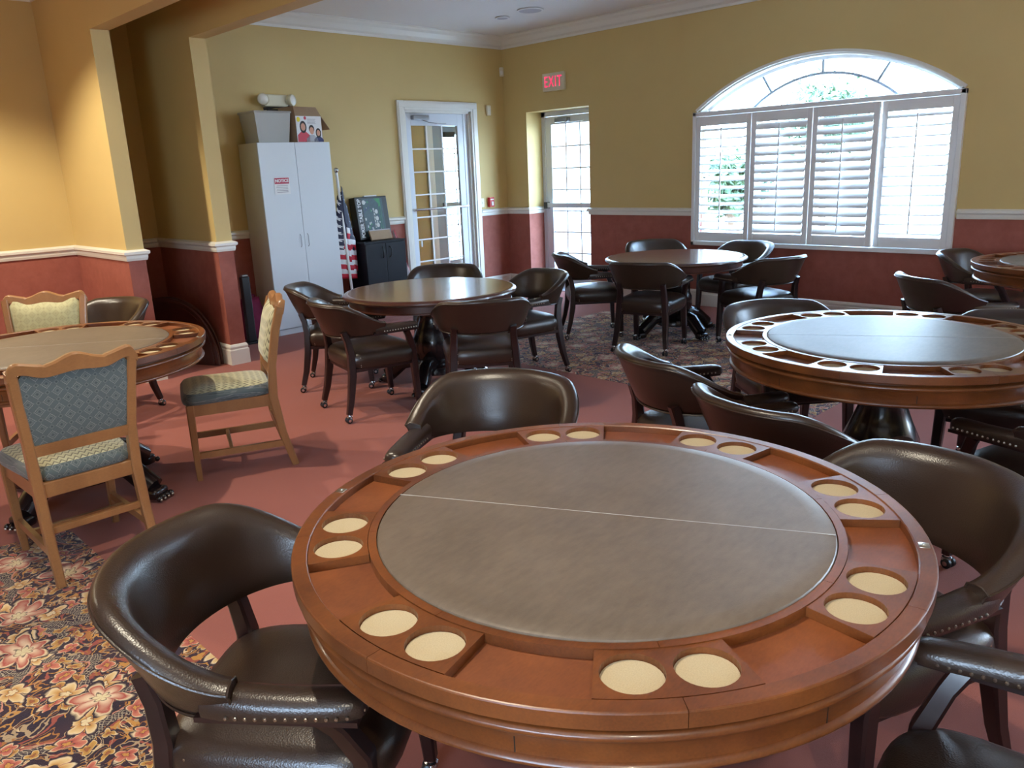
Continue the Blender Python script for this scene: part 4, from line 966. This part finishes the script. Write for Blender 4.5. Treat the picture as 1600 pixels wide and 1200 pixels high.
# carton with the printed family
ct = empty('carton', (-3.355, -.25, CHT)); ct.rotation_euler = (0, 0, R_(4)); tag(ct, 'open cardboard carton printed with three smiling people, on the white cabinet', 'carton')
b = MB(); cw, cdp, chh = .165, .14, .27
b.box(-cw, cw, -cdp, -cdp + .005, 0, chh, M['paper']); b.box(-cw, cw, cdp - .005, cdp, 0, chh, M['cardboard']); b.box(-cw, -cw + .005, -cdp, cdp, 0, chh, M['cardboard']); b.box(cw - .005, cw, -cdp, cdp, 0, chh, M['cardboard']); b.box(-cw, cw, -cdp, cdp, 0, .005, M['cardboard']); b.build('carton_body', ct)
def flap(name, hinge, axis, ang, w_, l_):
    b = MB(); b.box(-w_, w_, 0, l_, -.002, .002, M['cardboard']); o = b.build(name, ct); o.location = hinge; o.rotation_euler = Matrix.Rotation(axis, 4, 'Z').to_euler(); o.rotation_euler = (Matrix.Rotation(axis, 3, 'Z') @ Matrix.Rotation(ang, 3, 'X')).to_euler(); return o
flap('flap', (0, -cdp, chh), PI * 0, R_(50), cw, .13); flap('flap', (cw, 0, chh), -PI / 2, R_(-52), cdp, .17); flap('flap', (-cw, 0, chh), PI / 2, R_(82), cdp, .10); flap('flap', (0, cdp, chh), 0, R_(35), cw, .10)
b = MB(); y = -cdp - .0005
def blob(cx, cz, rx, rz, m, dy=0, n=16): b.add([(cx + rx * math.cos(2 * PI * k / n), y - dy, cz + rz * math.sin(2 * PI * k / n)) for k in range(n)], [tuple(range(n))], m)
def person(cx, base, s_, shirt, hair_long):
    b.add([(cx - .052 * s_, y, 0.006), (cx - .050 * s_, y, base - .055 * s_), (cx - .018 * s_, y, base - .030 * s_), (cx + .018 * s_, y, base - .030 * s_), (cx + .050 * s_, y, base - .055 * s_), (cx + .052 * s_, y, 0.006)], [tuple(range(6))], shirt)
    if hair_long: blob(cx, base, .029 * s_, .042 * s_, M['hair'], .0002)
    else: blob(cx, base + .012 * s_, .024 * s_, .030 * s_, M['hair'], .0002)
    blob(cx, base, .019 * s_, .026 * s_, M['skin'], .0005)
person(-.078, .158, 1.5, M['print_red'], True); person(.028, .120, 1.45, M['print_grey'], False); person(.112, .098, 1.2, M['print_blue'], True)
blob(-.13, .235, .022, .026, M['yellow'], .0002); blob(-.045, .250, .016, .018, M['print_red'], .0003)
for k in range(5): b.box(-.02, .09 - .012 * (k % 2), y - .0004, y, .238 - k * .012, .241 - k * .012, M['ink'])
b.build('printed_family', ct)
# woven tray edge sticking out behind the carton
wt = empty('woven_tray', (-3.42, -.03, CHT + .345)); tag(wt, 'dark woven tray edge peeking out above the carton on the cabinet', 'tray')
b = MB(); b.sweep([(-.24, 0, .02), (-.1, 0, .045), (.05, 0, .05), (.16, 0, .02)], sq(.03, .012), M['hair'], up=Vector((0, 1, 0)))
b.build('rim', wt, True); b = MB()
b.box(-.2, .14, -.010, .010, -.02, .02, M['hair']); b.build('woven_side', wt)
# emergency light
em = empty('emergency_light', (-3.53, 0, 2.475)); tag(em, 'cream twin-head emergency light on the yellow wall above the cabinet', 'light')
b = MB(); b.bbox(-.14, .14, -.085, 0, -.062, .062, M['cream_plastic'], .012); b.build('housing', em)
M['lens'] = simple('clear_lens', (0.75, 0.72, 0.66), 0.1, coat=1)
for s_ in (-1, 1):
    b = MB(); T = Matrix.Translation((s_ * .165, -.10, .005)) @ Matrix.Rotation(R_(25 * s_), 4, 'Z') @ Matrix.Rotation(PI / 2, 4, 'X')
    b.lathe([(0.001, -.055), (.03, -.05), (.058, -.01), (.062, .02), (.055, .035), (0.001, .045)], M['cream_plastic'], 20, T=T); hd = b.build('lamp_head', em, True)
    b = MB(); b.lathe([(0.001, .052), (.03, .050), (.052, .036)], M['lens'], 20, T=T); b.build('lens', hd, True)
# black cabinet
bc = empty('black_cabinet', (-2.49, -.215, 0)); tag(bc, 'low black two-door cabinet with curved handles, left of the garden door', 'cabinet')
b = MB(); b.box(-.29, .29, -.19, .20, 0.04, .88, M['cab_black']); b.bbox(-.30, .30, -.205, .205, .88, .90, M['cab_black'], .003); b.box(-.27, .27, -.17, .19, 0, .04, M['cab_black']); b.build('body', bc)
for s_ in (-1, 1):
    b = MB(); x0, x1 = sorted((s_ * .002, s_ * .29)); b.bbox(x0, x1, -.208, -.191, .06, .872, M['cab_black'], .003); dr = b.build('door', bc)
    b = MB(); hx = s_ * .048; b.sweep([(hx, -.208, .70), (hx + s_ * .008, -.235, .72), (hx + s_ * .012, -.24, .765), (hx + s_ * .008, -.235, .81), (hx, -.208, .83)], circ(.006, 8), M['black'], up=Vector((1, 0, 0))); b.build('handle', dr, True)
# poker table top carton
px = empty('game_box', (-2.475, -.19, .909)); px.rotation_euler = (R_(-7), 0, R_(3)); tag(px, 'black game carton lettered POKER TABLE TOP standing on the black cabinet', 'box')
b = MB(); b.bbox(-.24, .24, -.04, .075, 0, .50, M['black'], .008); b.build('carton_body', px)
b = MB(); b.box(-.135, .165, -.0415, -.0398, .03, .475, M['teal_print'])
rnd = random.Random(5)
for k in range(26):
    x, z = rnd.uniform(-.12, .10), rnd.uniform(.05, .45); s_ = rnd.uniform(.004, .012); b.box(x - s_, x + s_ * .7, -.0425, -.0418, z - s_, z + s_ * 1.5, M[rnd.choice(['silver_print', 'green', 'print_blue', 'print_grey', 'silver_print'])])
b.box(.012, .030, -.0428, -.042, .13, .33, M['silver_print'])
for z in (.14, .18, .22, .26, .30): b.box(.016, .026, -.0434, -.0428, z, z + .02, M['black'])
for z in (.13, .21, .29): b.add([(.055 + .022 * math.cos(2 * PI * k / 12), -.0425, z + .03 + .028 * math.sin(2 * PI * k / 12)) for k in range(12)], [tuple(range(12))], M['silver_print'])
b.add([(.04, -.0428, .475), (.13, -.0428, .475), (.13, -.0428, .38)], [(0, 1, 2)], M['green']); b.box(.10, .13, -.0428, -.042, .04, .40, M['green'])
b.box(.105, .125, -.0433, -.0428, .08, .38, M['teal_print'])
b.add([(-.115 + .026 * math.cos(2 * PI * k / 20), -.0428, .435 + .026 * math.sin(2 * PI * k / 20)) for k in range(20)], [tuple(range(20))], M['silver_print'])
b.build('printed_picture', px)
text('box_lettering', 'POKER TABLE TOP', .069, M['paper'], px, (-.180, -.0405, .252), (PI / 2, -PI / 2, 0), .0004, sx_=.78, bold=.0012)
b = MB(); b.box(-.075, .11, -.025, .01, .501, .515, M['paper']); b.build('carry_handle', px)
cbx = empty('flat_box', (-2.45, -.305, .906)); cbx.rotation_euler = (R_(-24), 0, R_(2)); tag(cbx, 'thin brown cardboard box leaning against the black game carton', 'box')
b = MB(); b.bbox(-.155, .155, -.012, .012, 0, .125, M['cardboard'], .002); b.build('box_body', cbx)
b = MB(); b.box(-.155, .155, -.0135, -.012, .112, .123, M['print_grey']); b.build('box_lid_edge', cbx)
# flags
def cloth(name, parent, P, nu, nv, mat, uvf):
    vs_ = [P(i / nu, j / nv) for j in range(nv + 1) for i in range(nu + 1)]
    fs = [(j * (nu + 1) + i, j * (nu + 1) + i + 1, (j + 1) * (nu + 1) + i + 1, (j + 1) * (nu + 1) + i) for j in range(nv) for i in range(nu)]
    me = bpy.data.meshes.new(name); me.from_pydata([tuple(q) for q in vs_], [], fs); me.materials.append(mat); uvl = me.uv_layers.new(name='UVMap')
    for lp in me.loops:
        i, j = lp.vertex_index % (nu + 1), lp.vertex_index // (nu + 1); uvl.data[lp.index].uv = uvf(i / nu, j / nv)
    me.polygons.foreach_set('use_smooth', [True] * len(me.polygons)); o = bpy.data.objects.new(name, me); C.objects.link(o); o.parent = parent
    md = o.modifiers.new('thickness', 'SOLIDIFY'); md.thickness = 0.002; return o
fg = empty('flag_on_pole', (-2.965, -.36, 0)); tag(fg, 'furled stars and stripes flag on a white pole, between white and black cabinets', 'flag')
b = MB(); b.sweep([(.005, .0, 0.0), (-.01, .10, 1.70)], circ(.0155, 12), M['white_cool'], up=Vector((0, 1, 0))); b.build('pole', fg, True)
b = MB(); b.sphere((-.01, .10, 1.728), .028, M['chrome'], 14, 10); b.build('finial', fg, True)
def flagP(u, v):
    # v 0 bottom..1 top (hoist height) ; hangs from the pole, gathered folds
    z = 1.55 - (1 - v) * .86 * (1 - .18 * u) - u * .36; spread = .03 + .13 * min(1, (1.62 - z) * 1.5)
    ph = u * 4.2 * PI; x = math.sin(ph) * spread * (.55 + .45 * u) + (.02 if v > .5 else .035) ; yy = .08 - .03 * math.cos(ph * 1.0) * (1 + .4 * (1 - v)) - .035
    return Vector((x - .01, yy + .045, z))
cloth('flag_cloth', fg, flagP, 72, 26, M['flag'], lambda u, v: (u * .28, v))
fg2 = empty('draped_flag', (-2.04, -.10, 0)); tag(fg2, 'red and white flag end hanging down right of the black cabinet', 'flag')
def flag2P(u, v):
    z = .97 - v * .62 + u * .02; x = -.09 + .15 * v + (u - .5) * (.05 + .10 * v); return Vector((x, -.01 + .018 * math.sin(u * 9 + v * 3), z))
cloth('flag_cloth', fg2, flag2P, 16, 24, M['flag'], lambda u, v: (.5 + .4 * v, .02 + u * .30))
b = MB(); b.sweep([(-.30, .0, .85), (-.12, 0, 1.02), (.02, 0, .80), (.075, 0, .36)], circ(.008, 8), M['white_cool'], up=Vector((0, 1, 0))); 
b = MB(); b.sweep([(-.13, .03, 0.0), (-.10, .06, 1.0)], circ(.009, 8), M['black'], up=Vector((0, 1, 0))); b.build('pole', fg2, True)
# black standing thing and magenta bag between pier and cabinet
sp = empty('folded_stand', (-4.36, -.50, 0)); tag(sp, 'tall narrow black folded stand leaning between the wing wall and cabinet', 'stand')
b = MB(); b.bbox(-.045, .045, -.03, .03, 0.02, .70, M['black'], .01); b.build('case', sp)
b = MB(); b.bbox(-.035, .035, -.026, .026, .70, .72, M['grey_metal'], .008); b.build('metal_cap', sp)
b = MB(); b.bbox(-.07, .07, -.06, .06, 0, .022, M['black'], .008); b.build('foot', sp)
bg_ = empty('cloth_bag', (-4.20, -.25, 0)); tag(bg_, 'magenta cloth bag standing on the floor left of the white cabinet', 'bag')
b = MB(); rings = []
for z, wx, wy in ((0, .11, .07), (.02, .125, .085), (.15, .13, .09), (.30, .12, .075), (.40, .105, .04), (.44, .10, .018)):
    rings.append([Vector((math.copysign(abs(math.cos(t)) ** .5, math.cos(t)) * wx + .006 * math.sin(7 * t + z * 20), math.copysign(abs(math.sin(t)) ** .6, math.sin(t)) * wy, z)) for t in [2 * PI * k / 24 for k in range(24)]])
b.loft(rings, M['magenta']); b.build('bag_body', bg_, True, 70)
b = MB(); b.sweep([(-.05, -.01, .43), (-.045, -.012, .46), (0, -.014, .475), (.045, -.012, .46), (.05, -.01, .43)], sq(.02, .005), M['magenta'], up=Vector((0, 1, 0))); b.build('strap', bg_, True)
# half-round table leaves standing on their straight edge in the bay between the wing walls
for k, lab in enumerate(('dark half-round table leaf standing in the bay between the wing walls, rear one', 'dark half-round table leaf standing in the bay between the wing walls, front one')):
    tt = empty('table_leaf', (-5.27 - .045 * k, -.62 - .03 * k, 0.0)); tt.rotation_euler = (R_(-7), 0, R_(-65)); tag(tt, lab, 'table leaf')
    b = MB(); prof = [(.608, -.012), (.62, -.006), (.62, .006), (.608, .012)]
    rings = [[Vector((r * math.cos(PI * j / 40), y, .002 + r * math.sin(PI * j / 40))) for j in range(41)] for r, y in prof]
    b.loft(rings, M['dark_table'], False, False); b.add(rings[0], [tuple(range(41))], M['dark_table']); b.add(rings[-1], [tuple(range(41))], M['dark_table'])
    b.build('leaf_panel', tt, True, 35)
    b = MB(); rings = [[Vector((r * math.cos(PI * j / 40), y, .004 + r * math.sin(PI * j / 40))) for r, y in ((.54, -.012), (.54, -.022), (.575, -.022), (.575, -.012))] for j in range(41)]
    b.loft(rings, M['dark_table']); b.build('edge_band', tt, True, 35)
# exit sign
ex = empty('exit_sign', (0, -.965, 2.725)); tag(ex, 'white EXIT sign with glowing red letters above the exit door', 'sign')
b = MB(); b.bbox(-.045, 0, -.185, .185, -.11, .11, M['cream_plastic'], .006); b.build('housing', ex)
text('exit_lettering', 'EXIT', .19, M['red_letter'], ex, (-.046, .0, -.002), (PI / 2, 0, -PI / 2), .002, sx_=.68, bold=.0)
# wall plates
fa = empty('fire_alarm_pull', (-.345, 0, 1.225)); tag(fa, 'red fire alarm pull station on the wall right of the garden door', 'alarm')
b = MB(); b.bbox(-.045, .045, -.045, 0, -.065, .065, M['red_plastic'], .006); b.build('housing', fa)
b = MB(); b.bbox(-.018, .018, -.056, -.045, -.045, .010, M['paper'], .003); b.box(-.03, .03, -.0465, -.045, .03, .045, M['paper']); b.build('pull_handle', fa)
lp_ = empty('light_switch', (-.50, 0, 1.225)); tag(lp_, 'white light switch plate beside the red fire alarm pull', 'switch')
b = MB(); b.bbox(-.036, .036, -.008, 0, -.058, .058, M['white_trim'], .003); b.build('plate', lp_)
b = MB(); b.bbox(-.009, .009, -.014, -.008, -.016, .016, M['cream_plastic'], .002); b.build('toggle', lp_)
sn = empty('wall_speaker', (-.31, 0, 2.44)); tag(sn, 'small beige wall box high beside the garden door casing', 'wall box')
b = MB(); b.bbox(-.035, .035, -.03, 0, -.065, .065, M['cream_plastic'], .006); b.build('housing', sn)
b = MB()
for k in range(4): b.box(-.022, .022, -.0315, -.03, -.04 + k * .022, -.03 + k * .022, M['white_trim'])
b.build('grille', sn)
ms = empty('motion_sensor', (-.045, -.03, 2.94)); ms.rotation_euler = (0, 0, R_(-45)); tag(ms, 'pale motion sensor high in the room corner', 'sensor')
b = MB(); b.bbox(-.03, .03, -.035, .0, -.06, .06, M['cream_plastic'], .012); b.build('housing', ms)
b = MB(); b.sphere((0, -.034, -.01), .022, M['lens'], 10, 8, (1, .5, 1.3)); b.build('lens', ms, True)
# ceiling fittings
for (x, y, r, lab) in ((-1.10, -1.60, .14, 'large round flush ceiling speaker near the room corner'), (-1.05, -1.10, .075, 'small round ceiling detector beyond the ceiling speaker')):
    cf = empty('ceiling_speaker' if r > .1 else 'ceiling_detector', (x, y, ZC)); tag(cf, lab, 'speaker' if r > .1 else 'detector')
    b = MB(); b.lathe([(.001, -.001), (r, -.001), (r + .012, -.006), (r + .012, -.012), (r - .008, -.016), (.001, -.016)], M['white_cool'], 32); b.build('rim', cf, True)
    b = MB(); b.lathe([(.001, -.018), (r - .012, -.017), (r - .012, -.0155)], M['print_grey'], 32); b.build('grille', cf, True)
DL = ['over the right side of the left poker table', 'over the left foreground captain chair', 'beside the wing wall in the left bay', 'in front of the back wall at far left', 'behind the camera position']
for (x, y, pw, an), dl in zip(CANS, DL):
    cf = empty('recessed_downlight', (x, y, ZC)); tag(cf, 'round white recessed ceiling downlight ' + dl, 'downlight', 'recessed ceiling downlights')
    b = MB(); b.lathe([(.07, -.001), (.10, -.001), (.10, -.008), (.07, -.012)], M['white_cool'], 24); b.build('trim_ring', cf, True)
